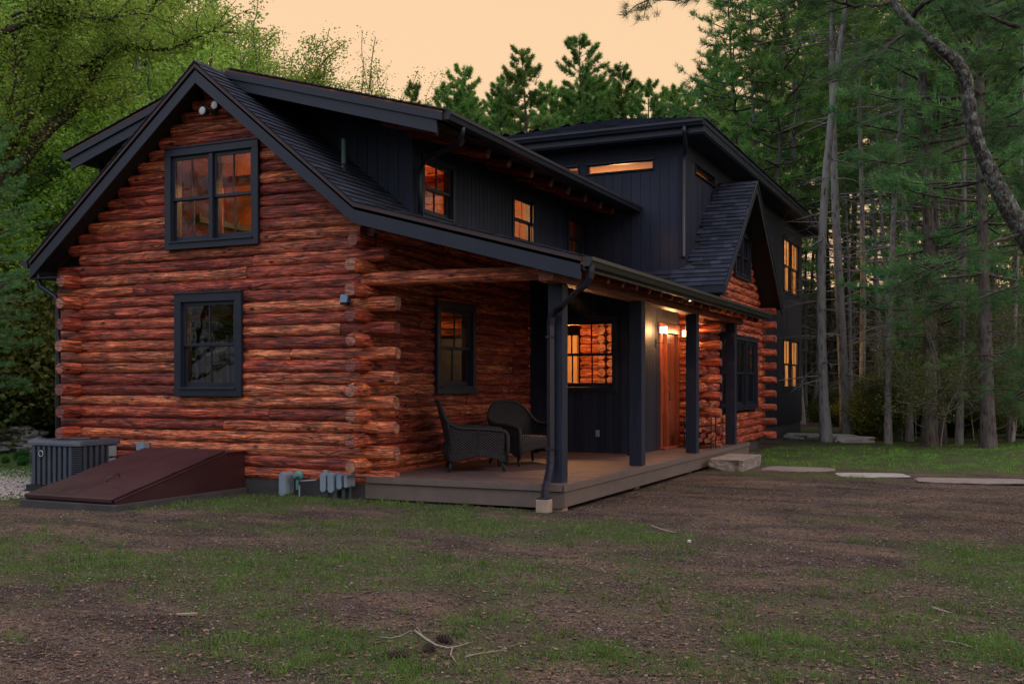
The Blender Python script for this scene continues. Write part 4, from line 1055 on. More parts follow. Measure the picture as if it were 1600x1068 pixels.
# ------------------------------------------------ wicker seats
def wicker(name, label, cat, loc, rz_, W, D, Hb):
    t = local_thing(name, label, cat, loc, None, (0, 0, rz_)); M = Matrix
    # plan outline from front-left round the back to front-right; faces +x
    n = 40; V, U, Fc = [], [], []
    def out(s):  # s in 0..1
        a = abs(s-.5)*2; side = -1 if s < .5 else 1
        if a > .42: k = (a-.42)/.58; return (-D/2+.10+k*(D-.14), side*W/2)
        k = a/.42; an = k*math.pi/2
        return (-D/2+.10-.10*math.cos(an)**.7 if k < 1 else -D/2+.10, side*(W/2)*math.sin(an)**.8)
    def top(s):
        a = abs(s-.5)*2
        return .33+(Hb-.33)*.5*(1+math.cos(min(1, max(0, (a-.02)/.54))*math.pi)) if a < .56 else .33-.04*((a-.56)/.44)**2+.0*(a)
    rows = 10; L = 0; pts = []
    for i in range(n+1):
        s = i/n; x, y = out(s); tz = top(s)+.32-.02
        if i: L += math.hypot(x-pts[-1][0], y-pts[-1][1])
        pts.append((x, y))
        for j in range(rows+1):
            q = j/rows; zb = .13+.09*abs(math.sin(min(abs(s-.5)/.22, 1)*math.pi/2+.0) if abs(s-.5) < .22 else math.sin((abs(s-.5)-.22)/.28*math.pi)) if abs(s-.5) >= .22 else .13+.09*math.cos(abs(s-.5)/.22*math.pi/2); z = zb+(tz-zb)*q
            fl = 1+.06*max(0, .3-q)/.3+.05*max(0, q-.6); back = max(0, q-.3)*.20*max(0, 1-abs(s-.5)*2/.6)
            V.append((x*fl-back, y*fl, z)); U.append((L, z, 0))
    Fc = [(i*(rows+1)+j, (i+1)*(rows+1)+j, (i+1)*(rows+1)+j+1, i*(rows+1)+j+1) for i in range(n) for j in range(rows)]
    def wmesh(nm, V, Fc, U, thick=.02):
        me = bpy.data.meshes.new(nm); me.from_pydata(V, [], Fc); a = me.attributes.new('lu', 'FLOAT_VECTOR', 'POINT'); a.data.foreach_set('vector', np.array(U, np.float32).ravel())
        me.polygons.foreach_set('use_smooth', [True]*len(me.polygons)); me.materials.append(MT['wicker'])
        o = bpy.data.objects.new(nm, me); COL.objects.link(o); o.parent = t; BASE[o.name] = Vector((0,0,0))
        if thick: md = o.modifiers.new('Solidify', 'SOLIDIFY'); md.thickness = thick; md.offset = 0
        return o
    wmesh('woven_shell', V, Fc, U)
    mb = MB(); rim = [Vector(V[i*(rows+1)+rows]) for i in range(n+1)]
    f0, f1 = rim[0], rim[-1]
    rim = [Vector((f0.x+.02, f0.y, .12)), Vector((f0.x+.05, f0.y, .35)), Vector((f0.x+.04, f0.y, f0.z-.05))]+rim+[Vector((f1.x+.04, f1.y, f1.z-.05)), Vector((f1.x+.05, f1.y, .35)), Vector((f1.x+.02, f1.y, .12))]
    mb.tube(rim, .028, 8); mb.build('rolled_rim', MT['black'], t, smooth=True)
    mb = MB()
    for k in (.16, .30, .44, .56, .70, .84):
        mb = MB(); i = int(k*n); a = [Vector(V[i*(rows+1)+j])*1.0 for j in range(0, rows+1)]; c = Vector((0,0,0))
        mb.tube([Vector((p.x*1.03, p.y*1.03, p.z)) for p in a], .012, 6)
        mb.build('frame_cane', MT['black'], t, smooth=True)
    SV, SU = [], []
    for i in range(9):
        for j in range(9): x = -D/2+.10+(D-.12)*i/8; y = -W/2+.03+(W-.06)*j/8; SV.append((x, y, .42+.015*math.sin(i/8*3.14)*math.sin(j/8*3.14))); SU.append((x, y, 0))
    wmesh('seat', SV, [(i*9+j, (i+1)*9+j, (i+1)*9+j+1, i*9+j+1) for i in range(8) for j in range(8)], SU, .06)
    AV, AU = [], []
    for i in range(17):
        y = -W/2+.02+(W-.04)*i/16; zb = .16+.10*math.sin(i/16*math.pi)
        for j in range(4): AV.append((D/2-.03, y, zb+(.42-zb)*j/3)); AU.append((y, zb+(.42-zb)*j/3, 0))
    wmesh('front_apron', AV, [(i*4+j, (i+1)*4+j, (i+1)*4+j+1, i*4+j+1) for i in range(16) for j in range(3)], AU, .02)
    for sx in (-1, 1):
        for sy in (-1, 1):
            mb = MB(); mb.tube([(sx*(D/2-.07), sy*(W/2-.03), .18), (sx*(D/2-.05), sy*(W/2-.01), .09), (sx*(D/2-.035), sy*(W/2), .0)], [.022, .027, .017], 8); mb.build('leg', MT['black'], t, smooth=True)
    return t
wicker('wicker_armchair', 'black wicker armchair seen from behind, nearest the porch edge', 'armchair', (-7.10, 13.98, DZ), R_(30), .90, .88, .73)
wicker('wicker_armchair', 'black wicker armchair by the log wall, half hidden behind the corner post', 'armchair', (-6.88, 15.35, DZ), R_(-28), .88, .84, .70)

# firewood rack ------------------------------------------------------
t = thing('firewood_rack', 'black steel firewood rack against the far log corner of the porch', 'firewood rack', (-5.38, 20.62, DZ))
mb = MB()
for x in (-5.66, -5.12):
    for y in (20.42, 20.80): mb.box(x-.012, x+.012, y-.012, y+.012, DZ, DZ+.62)
    mb.box(x-.012, x+.012, 20.43, 20.79, DZ+.08, DZ+.10)
for y in (20.42, 20.80): mb.box(-5.66, -5.12, y-.012, y+.012, DZ+.08, DZ+.10); mb.box(-5.66, -5.12, y-.012, y+.012, DZ+.44, DZ+.46)
mb.build('frame', MT['black'], t)
rr = random.Random(9); k = 0
for row in range(4):
    for c_ in range(4 if row < 3 else 2):
        x = -5.59+c_*.135+(row % 2)*.05+rr.uniform(-.01, .01); z = DZ+.16+row*.105
        L = LB(); L.log((x, 20.36+rr.uniform(-.04, .04), z), (x+rr.uniform(-.05, .05), 20.86, z+rr.uniform(-.02, .02)), r=.055, k=8, seg=.08, wob=1.5, tint=rr.random())
        o = L.build('firewood_log', None); tag(o, 'split firewood log stacked in the black rack by the far log corner', 'firewood', 'firewood in the rack')
# ================================================================== GROUND
CA = math.atan(755/1626.)
RX_, WX_ = np.array([math.cos(CA), math.sin(CA)]), np.array([-math.sin(CA), math.cos(CA)])
def at(px, w):            # a spot on the ground, w metres ahead, in the direction px
    r = (px-800)/1626.*w; p = RX_*r+WX_*w; return float(p[0]), float(p[1])
def cam(x, y): return (x*RX_[0]+y*RX_[1]), (x*WX_[0]+y*WX_[1])
def sstep(a, b, x): t = np.clip((x-a)/(b-a), 0, 1); return t*t*(3-2*t)
def gz(x, y):
    x, y = np.asarray(x, float), np.asarray(y, float)
    r, w = cam(x, y)
    h = .030*fbm(x*.35, y*.35, 1, 3)+.012*fbm(x*1.7, y*1.7, 2, 2)
    h = h-.05*sstep(-9, -13, x)*sstep(14, 8, y)
    h = h+.10*sstep(-3, 2, x)*sstep(21, 26, y)-.12*sstep(24, 40, w)*sstep(-6, 0, x)
    h = h+.35*sstep(22, 60, w)*sstep(-16, -24, x)
    near = np.clip(np.maximum.reduce([-8.2-x+2, x+5.0-0, 12.2-y]), -1, 1)
    inside = (x > -14.2) & (x < -5.0) & (y > 12.2) & (y < 36)
    return np.where(inside, np.minimum(h, 0.0)-.02, h)
def grassmask(x, y):
    r, w = cam(x, y)
    n = fbm(x*.55+3, y*.75+1, 5, 5)
    n2 = fbm(x*2.2, y*2.2, 8, 3)
    g = n*1.5+n2*.7
    lawnR = sstep(19.9, 21.0, y-.10*(x+3))*sstep(-5.6, -5.0, x)
    lawnL = sstep(-14.2, -15.2, x)
    band = .34*np.exp(-((w-9.3)/1.9)**2)+.10*np.exp(-((w-6.3)/.7)**2)
    wall = .75*np.exp(-((y-11.5)/.55)**2)*sstep(-8.0, -8.8, x)*sstep(-12, -10.3, x)+.35*np.exp(-((y-11.9)/.35)**2)*sstep(-5.2, -6, x)*sstep(-9, -8, x)
    edgeL = .22*sstep(2, -4, r)*sstep(6, 12, w)
    dirt = .75*np.exp(-(((x+3.1)/3.2)**2+((y-15.4)/3.6)**2))
    m = g*.8+band+wall+edgeL-dirt*.75+.24
    m = np.clip(m*.95, 0, 1)**1.1
    return np.clip(np.maximum(m, np.maximum(lawnR, lawnL)*(.72+.5*n2+.25*n)), 0, 1)

def ground():
    xs = np.unique(np.concatenate([np.linspace(-300, -30, 28), np.linspace(-30, -16, 60), np.linspace(-16, 9, 320), np.linspace(9, 30, 60), np.linspace(30, 300, 28)]))
    ys = np.unique(np.concatenate([np.linspace(-120, 0, 14), np.linspace(0, 4, 12), np.linspace(4, 24, 300), np.linspace(24, 45, 70), np.linspace(45, 400, 30)]))
    X, Y = np.meshgrid(xs, ys, indexing='ij'); Z = gz(X, Y)
    Z = Z+np.where(np.hypot(X, Y) < 30, .006*fbm(X*7, Y*7, 4, 2), 0)
    V = np.stack([X.ravel(), Y.ravel(), Z.ravel()], 1); m, n = len(xs), len(ys)
    i = (np.arange(m-1)[:, None]*n+np.arange(n-1)[None, :]).ravel()
    F = np.stack([i, i+n, i+n+1, i+1], 1)
    mt, nt, b = newmat('gravelly_soil', .95, .15)
    co = objco(nt); g = attr(nt, 'tint').outputs['Fac']
    v1 = nd(nt, 'ShaderNodeTexVoronoi'); v1.inputs['Scale'].default_value = 55; nt.links.new(co, v1.inputs['Vector'])
    v2 = nd(nt, 'ShaderNodeTexVoronoi'); v2.inputs['Scale'].default_value = 120; nt.links.new(co, v2.inputs['Vector'])
    sp = nd(nt, 'ShaderNodeSeparateColor'); nt.links.new(v1.outputs['Color'], sp.inputs[0])
    peb = ramp(nt, sp.outputs[0], [(0, (.022,.018,.018)), (.35, (.055,.044,.040)), (.6, (.100,.078,.066)), (.82, (.155,.125,.10)), (.97, (.24,.20,.17)), (1, (.08,.05,.035))])
    sp2 = nd(nt, 'ShaderNodeSeparateColor'); nt.links.new(v2.outputs['Color'], sp2.inputs[0])
    peb2 = ramp(nt, sp2.outputs[1], [(0, (.022,.018,.018)), (.5, (.078,.062,.054)), (1, (.20,.16,.13))])
    c = mixc(nt, .45, peb, peb2)
    big = noise(nt, co, .45, 6, .6)
    c = mixc(nt, 1.0, c, ramp(nt, big, [(.32, (.50,.48,.54)), (.5, (.95,.92,.92)), (.66, (1.45,1.32,1.18))]), 'MULTIPLY')
    med = noise(nt, co, 2.6, 7, .7)
    c = mixc(nt, ramp(nt, med, [(.46, (0,0,0)), (.66, (.75,.75,.75))]), c, (.115,.088,.064))   # fallen needles
    st = nd(nt, 'ShaderNodeTexWave'); st.inputs['Scale'].default_value = 14; st.inputs['Distortion'].default_value = 24; st.inputs['Detail'].default_value = 4; nt.links.new(co, st.inputs['Vector'])
    c = mixc(nt, ramp(nt, st.outputs['Fac'], [(.86, (0,0,0)), (.96, (.5,.5,.5))]), c, (.30,.20,.14))
    tr_ = noise(nt, mapping(nt, co, (.9, 2.2, 1)), .8, 7, .68, .6)
    c = mixc(nt, 1.0, c, ramp(nt, tr_, [(.36, (.36,.355,.365)), (.48, (.76,.74,.73)), (.62, (1.22,1.11,.98))]), 'MULTIPLY')
    moss = mixc(nt, noise(nt, co, 30, 4), (.030,.055,.014), (.075,.10,.030))
    f = math_(nt, 'MULTIPLY', g, math_(nt, 'ADD', noise(nt, co, 16, 5), .25)); f = ramp(nt, f, [(.12, (0,0,0)), (.55, (.9,.9,.9))])
    nt.links.new(mixc(nt, f, c, moss), b.inputs['Base Color'])
    n1 = bump(nt, b, v1.outputs['Distance'], .014, .9); n2 = bump(nt, b, v2.outputs['Distance'], .006, .9, n1); bump(nt, b, med, .03, .7, n2)
    me = np_mesh('ground', V, F, mt, grassmask(V[:, 0], V[:, 1]), True)
    o = bpy.data.objects.new('ground', me); COL.objects.link(o); tag(o, 'gravelly brown soil with patchy grass', None, None, 'structure')
ground()

# grass blades, straw, pebbles ----------------------------------------
def ok_spot(x, y):
    bad = (x > -8.2) & (x < -4.9) & (y > 12.3) & (y < 23.4)
    bad |= (x > -14) & (x < -5.3) & (y > 12.25) & (y < 36)
    bad |= (x > -11.72) & (x < -10.0) & (y > 9.78) & (y < 12.3)
    bad |= (x > -13.4) & (x < -12.2) & (y > 11.1) & (y < 12.2)
    bad |= (np.abs(x+1.95) < .5) & (np.abs(y-19.3) < .45); bad |= (np.abs(x+3.45) < .55) & (np.abs(y-20.2) < .6); bad |= (np.abs(x+.35) < .75) & (np.abs(y-18.9) < .45)
    bad |= (np.abs(x+4.45) < .35) & (np.abs(y-20.3) < .85)
    return ~bad
def scatter(n, w0, w1, pw=1.0, marg=1.06):
    w = w0*(w1/w0)**(rng.random(n)**pw); r = (rng.random(n)*2-1)*w*800/1626*marg
    x = r*RX_[0]+w*WX_[0]; y = r*RX_[1]+w*WX_[1]; k = ok_spot(x, y); return x[k], y[k], w[k]
def blades(name, x, y, h, wd, lean, mat, tint, label, cat, segs=2):
    n = len(x); z = gz(x, y)-.004; a = rng.random(n)*6.283; la = rng.random(n)*6.283; ln = lean*h
    dx, dy = np.cos(a)*wd/2, np.sin(a)*wd/2
    V = np.zeros((n, 5, 3))
    V[:, 0] = np.stack([x-dx, y-dy, z], 1); V[:, 1] = np.stack([x+dx, y+dy, z], 1)
    mx, my = x+np.cos(la)*ln*.35, y+np.sin(la)*ln*.35; hz = h*np.sqrt(np.maximum(.05, 1-np.minimum(lean, .95)**2))
    V[:, 2] = np.stack([mx+dx*.8, my+dy*.8, z+hz*.6], 1); V[:, 3] = np.stack([mx-dx*.8, my-dy*.8, z+hz*.6], 1)
    V[:, 4] = np.stack([x+np.cos(la)*ln, y+np.sin(la)*ln, z+hz], 1)
    b = (np.arange(n)*5)[:, None]
    F = np.concatenate([b+np.array([[0,1,2]]), b+np.array([[0,2,3]]), b+np.array([[3,2,4]])])
    me = np_mesh(name, V.reshape(-1, 3), F, mat, np.repeat(tint, 5)); o = bpy.data.objects.new(name, me); COL.objects.link(o)
    return tag(o, label, cat, None, 'stuff')
x, y, w = scatter(430000, 5.2, 27, .95)
m = grassmask(x, y); lawn = (np.maximum(sstep(19.9, 21.0, y-.10*(x+3))*sstep(-5.6, -5.0, x), sstep(-14.2, -15.2, x)) > .5)
cl = fbm(x*5, y*5, 3, 2)
k = rng.random(len(x)) < np.clip(m*(.8+1.5*cl), 0, 1)*np.where(lawn, .9, .70)
x, y, w, m, cl, lawn = x[k], y[k], w[k], m[k], cl[k], lawn[k]
h = (.016+.030*rng.random(len(x)))*(.6+.7*m)*(1+.9*np.clip(cl*2, 0, 1))
for lw in (False, True):
  k = lawn == lw; q_ = (x[k], y[k], h[k], w[k], cl[k])
  blades('lawn_grass' if lw else 'grass', q_[0], q_[1], q_[2], .0030+.0010*q_[3]/6, .25+.6*rng.random(len(q_[0])), MT['lawn' if lw else 'grass'], np.clip(.45+.5*q_[4]+.25*rng.random(len(q_[0])), 0, 1), 'denser green lawn grass' if lw else 'short patchy green grass', 'grass')
# tufts
tx, ty, tw = scatter(900, 5.5, 20); k = rng.random(len(tx)) < grassmask(tx, ty)*.8; tx, ty = tx[k], ty[k]
c_ = rng.integers(0, len(tx), len(tx)*22); x = tx[c_]+rng.normal(0, .035, len(c_)); y = ty[c_]+rng.normal(0, .035, len(c_))
blades('grass_tufts', x, y, .04+.07*rng.random(len(x)), .005, .15+.6*rng.random(len(x)), MT['grass'], rng.random(len(x)), 'slightly taller tufts of bright green grass', 'grass')
x, y, w = scatter(150000, 5.2, 20, 1.05)
k = rng.random(len(x)) < .35+.5*np.clip(fbm(x*1.1, y*1.1, 9, 3)*2, 0, 1); x, y, w = x[k], y[k], w[k]
straw = leaf_mat('dry_needles', (.07,.04,.025), (.15,.095,.06), (.27,.20,.14), .1)
blades('fallen_needles', x, y, .025+.06*rng.random(len(x)), .0022+.0008*w/6, np.full(len(x), .985), straw, rng.random(len(x)), 'dry brown pine needles and straw on the soil', 'needles')
def pebbles(name, x, y, s, mat, label):
    n = len(x); z = gz(x, y); ph = np.array([[1,0,0],[0,1,0],[-1,0,0],[0,-1,0],[0,0,.75],[0,0,-.5]], float)
    a = rng.random(n)*6.283; sc = s[:, None, None]*(.7+.6*rng.random((n, 6, 1)))
    P = ph[None]*sc; ca, sa = np.cos(a)[:, None], np.sin(a)[:, None]
    P = np.stack([P[..., 0]*ca-P[..., 1]*sa*.7, P[..., 0]*sa+P[..., 1]*ca*.7, P[..., 2]*.8], 2)+np.stack([x, y, z+.2*s], 1)[:, None]
    f = np.array([[0,1,4],[1,2,4],[2,3,4],[3,0,4],[1,0,5],[2,1,5],[3,2,5],[0,3,5]])
    F = ((np.arange(n)*6)[:, None, None]+f[None]).reshape(-1, 3)
    me = np_mesh(name, P.reshape(-1, 3), F, mat, np.repeat(rng.random(n), 6), True); o = bpy.data.objects.new(name, me); COL.objects.link(o); return tag(o, label, 'gravel', None, 'stuff')
gm, nt, b = newmat('gravel_stone', .9, .2)
nt.links.new(ramp(nt, attr(nt, 'tint').outputs['Fac'], [(0, (.04,.032,.034)), (.4, (.09,.07,.068)), (.8, (.15,.12,.11)), (.985, (.23,.20,.18)), (1, (.40,.37,.34))]), b.inputs['Base Color'])
x, y, w = scatter(16000, 5.3, 18, 1.05); n = len(x); z = gz(x, y)+.006; a_ = rng.random(n)*6.283; s_ = (.008+.020*rng.random(n)**2)
L4 = np.stack([np.stack([x+np.cos(a_+q)*s_*f, y+np.sin(a_+q)*s_*f, z+.010*rng.random(n)], 1) for q, f in ((0, 1), (1.2, .6), (3.1, 1), (4.4, .55))], 1)
me = np_mesh('leaf_litter', L4.reshape(-1, 3), np.arange(n*4).reshape(-1, 4), leaf_mat('dead_leaf', (.05,.03,.022), (.13,.075,.05), (.26,.17,.11), .1), np.repeat(rng.random(n), 4)); o = bpy.data.objects.new('leaf_litter', me); COL.objects.link(o); tag(o, 'small scraps of dead leaf scattered on the soil', 'leaf litter', None, 'stuff')
x, y, w = scatter(60000, 5.2, 17, 1.1); pebbles('gravel', x, y, .0035+.011*rng.random(len(x))**4+.0003*w, gm, 'small loose stones scattered over the soil')
n = 9000; x = rng.uniform(-17.2, -12.6, n); y = 11.6+.0*x+rng.normal(0, .9, n); k = ok_spot(x, y); x, y = x[k], y[k]
gp_ = plain('pale_crushed_stone', (.36,.33,.31), .9, .35, 30, 0)
pebbles('gravel_bed', x, y, .012+.016*rng.random(len(x)), gp_, 'pale crushed stone bed around the air conditioning unit')

# litter on the soil ---------------------------------------------------
def stick(name, pts, r, label, cat='branch', parent=None, mat=None):
    mb = MB(); P = [(p[0], p[1], float(gz(p[0], p[1]))+p[2]) for p in pts]
    mb.tube(P, [r*(1-.6*i/(len(P)-1)) for i in range(len(P))], 7)
    if parent is None: return tag(mb.build(name, mat or MT['stick'], None, smooth=True, loc=P[0]), label, cat)
    return mb.build(name, mat or MT['stick'], parent, smooth=True)
G = lambda px, py, dz_=.01: (*at(px, 1626*1.6/(py-600)), dz_)
t = thing('fallen_branch', 'thin bleached forked branch lying beside the pine cones', 'branch', (*G(680, 1005)[:2], 0))
stick('stem', [G(648, 986), G(665, 998), G(682, 1008), G(700, 1012), G(718, 1009), G(733, 1004)], .008, '', parent=t)
stick('side_twig', [G(707, 1012), G(704, 1022), G(712, 1033)], .006, '', parent=t); stick('side_twig', [G(651, 981), G(657, 988), G(660, 995)], .004, '', parent=t)
stick('fallen_stick', [G(595, 996), G(612, 997), G(628, 993), G(643, 985)], .005, 'short grey curved stick left of the forked branch', 'stick')
stick('fallen_stick', [G(726, 1026), G(742, 1022), G(760, 1019), G(790, 1016)], .006, 'long dark thin stick right of the pine cones', 'stick')
stick('fallen_stick', [G(1018, 823), G(1035, 829), G(1056, 834)], .012, 'pale stick lying in front of the porch', 'stick')
stick('fallen_stick', [G(1456, 951), G(1470, 956), G(1486, 960)], .012, 'short whitish stick at the right of the yard', 'stick')
stick('fallen_stick', [G(1473, 1004), G(1500, 1008), G(1527, 1016)], .006, 'slender brown twig in the lower right corner', 'stick')
rock('bark_piece', (*G(292, 966)[:2], float(gz(*G(292, 966)[:2]))+.012), (.14, .045, .015), 31, 'flat pale piece of bark on the soil at lower left', 'bark piece', plain('pale_bark_chip', (.25,.20,.13), .8), rough=.3, rot=.5)
rock('white_pebble', (*G(1077, 848)[:2], float(gz(*G(1077, 848)[:2]))+.012), (.035, .03, .03), 33, 'small white pebble in front of the porch', 'pebble', plain('white_quartz', (.5,.48,.45), .7), rough=.2)
for px, py, a, lab in ((618, 1027, .3, 'dark open pine cone left of the others'), (669, 1016, 1.2, 'small dark pine cone between the other two'), (694, 1002, -.4, 'long dark pine cone touching the forked branch')):
    p = G(px, py); z = float(gz(p[0], p[1]))+.022; mb = MB(); ca, sa = math.cos(a), math.sin(a); L = .14 if px != 669 else .085
    mb.tube([(p[0]-ca*L/2, p[1]-sa*L/2, z), (p[0]+ca*L/2, p[1]+sa*L/2, z)], .012, 8)
    for i in range(90):
        u = i/89; r = .030*math.sin(math.pi*(.12+.82*u))+.004; an = i*2.4; cx = (-.5+u)*L
        d = Vector((-sa*math.cos(an), ca*math.cos(an), math.sin(an))); c = Vector((p[0]+ca*cx, p[1]+sa*cx, z)); t_ = Vector((ca, sa, 0)); s_ = d.cross(t_)
        mb.add([c+s_*.004, c-s_*.004, c+d*r+t_*.006-s_*.007, c+d*r+t_*.006+s_*.007, c+d*r*.9+t_*.014], [(0,1,2,3),(3,2,4)])
    tag(mb.build('pine_cone', MT['cone'], None, loc=(p[0], p[1], z-.02)), lab, 'pine cone', 'pine cones on the soil')

# ================================================================== TREES
def tufts(C, D, K, L, W_, seed, spread=.9, up=.0):
    """needle tufts: C centres (n,3), D axis dirs (n,3); K blades each -> V,F,tint"""
    g = np.random.default_rng(seed); n = len(C)
    d = D[:, None, :]+spread*g.normal(0, 1, (n, K, 3))+np.array([0, 0, up]); d /= np.linalg.norm(d, axis=2, keepdims=True)
    s = np.cross(d, g.normal(0, 1, (n, K, 3))); s /= np.linalg.norm(s, axis=2, keepdims=True)
    l = L*(.6+.6*g.random((n, K, 1))); c = C[:, None, :]+.12*L*g.normal(0, 1, (n, K, 3))
    V = np.stack([c-s*W_*.5, c+s*W_*.5, c+d*l], 2).reshape(-1, 3)
    return V, np.arange(len(V)).reshape(-1, 3)
def tube_np(path, rad, n=6):
    path, rad = np.array(path, float), np.array(rad, float); m = len(path)
    t = np.gradient(path, axis=0); t /= np.linalg.norm(t, axis=1, keepdims=True)+1e-9
    ref = np.where(np.abs(t[:, 2:3]) < .9, np.array([[0, 0, 1.]]), np.array([[1., 0, 0]]))
    u = np.cross(t, ref); u /= np.linalg.norm(u, axis=1, keepdims=True)+1e-9; v = np.cross(t, u)
    a = np.arange(n)*2*math.pi/n
    V = path[:, None]+rad[:, None, None]*(u[:, None]*np.cos(a)[None, :, None]+v[:, None]*np.sin(a)[None, :, None])
    i = np.arange(m-1)[:, None]*n; k = np.arange(n)[None]; k2 = (k+1) % n
    F = np.stack([i+k, i+k2, i+n+k2, i+n+k], 2).reshape(-1, 4)
    return V.reshape(-1, 3), F
def join(parts):
    V, F, o = [], [], 0
    for v, f in parts: V.append(v); F.append(f+o); o += len(v)
    return np.concatenate(V), np.concatenate(F)
def pine_meshes(seed, H=20, cb=.35, rad=3.2, r0=.20, tuftK=14, L=.24, W_=.026, dens=1.0, mat='needle', dead=26, bend=.5, bark='bark'):
    g = np.random.default_rng(seed); m = 16
    zs = np.linspace(-.3, H, m); ph = g.random(4)*6
    px = bend*np.sin(zs/H*2.2+ph[0])*zs/H; py = bend*np.cos(zs/H*2.6+ph[1])*zs/H; px -= px[0]; py -= py[0]
    path = np.stack([px, py, zs], 1); rr = r0*(1-zs/H*.93); rr[0] *= 1.35
    rr = np.maximum(rr, .012)
    T = [tube_np(path, rr, 9)]
    C, D = [], []
    pos = lambda z: np.array([np.interp(z, zs, px), np.interp(z, zs, py), z])
    z = H*cb
    while z < H-.2:
        q = (z-H*cb)/(H*(1-cb)); nb = g.integers(3, 6)
        L0 = rad*(min(1, .50+q*1.6) if q < .3 else (1-q)**.75*1.25)+.25
        a0 = g.random()*6.28
        for b in range(nb):
            if g.random() < .14: continue
            a = a0+b*6.283/nb+g.normal(0, .25); Lb = L0*(.55+.6*g.random()); rise = -.10+.75*q+g.normal(0, .10)
            k = 6; s = np.linspace(0, 1, k)
            p = pos(z)+np.stack([np.cos(a)*Lb*s, np.sin(a)*Lb*s, Lb*(rise*s+.12*s*s-.06*s)], 1)+np.cumsum(g.normal(0, .03*Lb, (k, 3)), 0)*s[:, None]
            T.append(tube_np(p, np.linspace(max(.010, .018*Lb), .005, k), 4))
            nt_ = int((5+Lb*8.5)*dens)
            for _ in range(nt_):
                u = .22+.80*g.random()**.75; u = min(u, 1)
                base = np.array([np.interp(u, s, p[:, i]) for i in range(3)])
                side = (g.random()*2-1)*.34*Lb*(1.15-u)
                off = np.array([-np.sin(a)*side+np.cos(a)*abs(side)*.5, np.cos(a)*side+np.sin(a)*abs(side)*.5, g.normal(.02, .05)-.05*abs(side)])
                C.append(base+off); D.append(np.array([np.cos(a)*.7+off[0]*.5, np.sin(a)*.7+off[1]*.5, .55]))
        z += (.42+.25*g.random())*(1 if q < .7 else .7)
    for _ in range(14): C.append(pos(H-g.random()*.8)+g.normal(0, .08, 3)); D.append(np.array([0, 0, 1.]))
    for _ in range(dead):
        z = H*(.06+(cb-.02)*g.random()); a = g.random()*6.28; Lb = .5+1.6*g.random(); k = 5; s = np.linspace(0, 1, k)
        p = pos(z)+np.stack([np.cos(a)*Lb*s, np.sin(a)*Lb*s, Lb*(-.15*s*s+.1*g.normal()*s)], 1)+np.cumsum(g.normal(0, .04, (k, 3)), 0)*s[:, None]
        T.append(tube_np(p, np.linspace(.018, .003, k), 4))
        for _2 in range(2):
            j = g.integers(1, 4); q_ = p[j]; e = g.normal(0, .3, 3); T.append(tube_np([q_, q_+e*.5, q_+e*1.1+np.array([0,0,-.05])], [.008, .005, .002], 3) if False else tube_np([q_, q_+e*.5, q_+e*1.1], [.008, .005, .002], 4))
    C, D = np.array(C), np.array(D)
    V, F = tufts(C, D, tuftK, L, W_, seed+1, .75, .15)
    cn = .60+.60*fbm(C[:, 0]*.9+seed, C[:, 1]*.9, C[:, 2]*.9, 2)+.18*g.normal(0, 1, len(C)); tint = np.repeat(np.clip(cn, 0, 1), tuftK*3)
    tv, tf = join(T)
    return np_mesh('trunk', tv, tf, MT[bark], np.full(len(tv), .5), True), np_mesh('crown', V, F, MT[mat], tint)
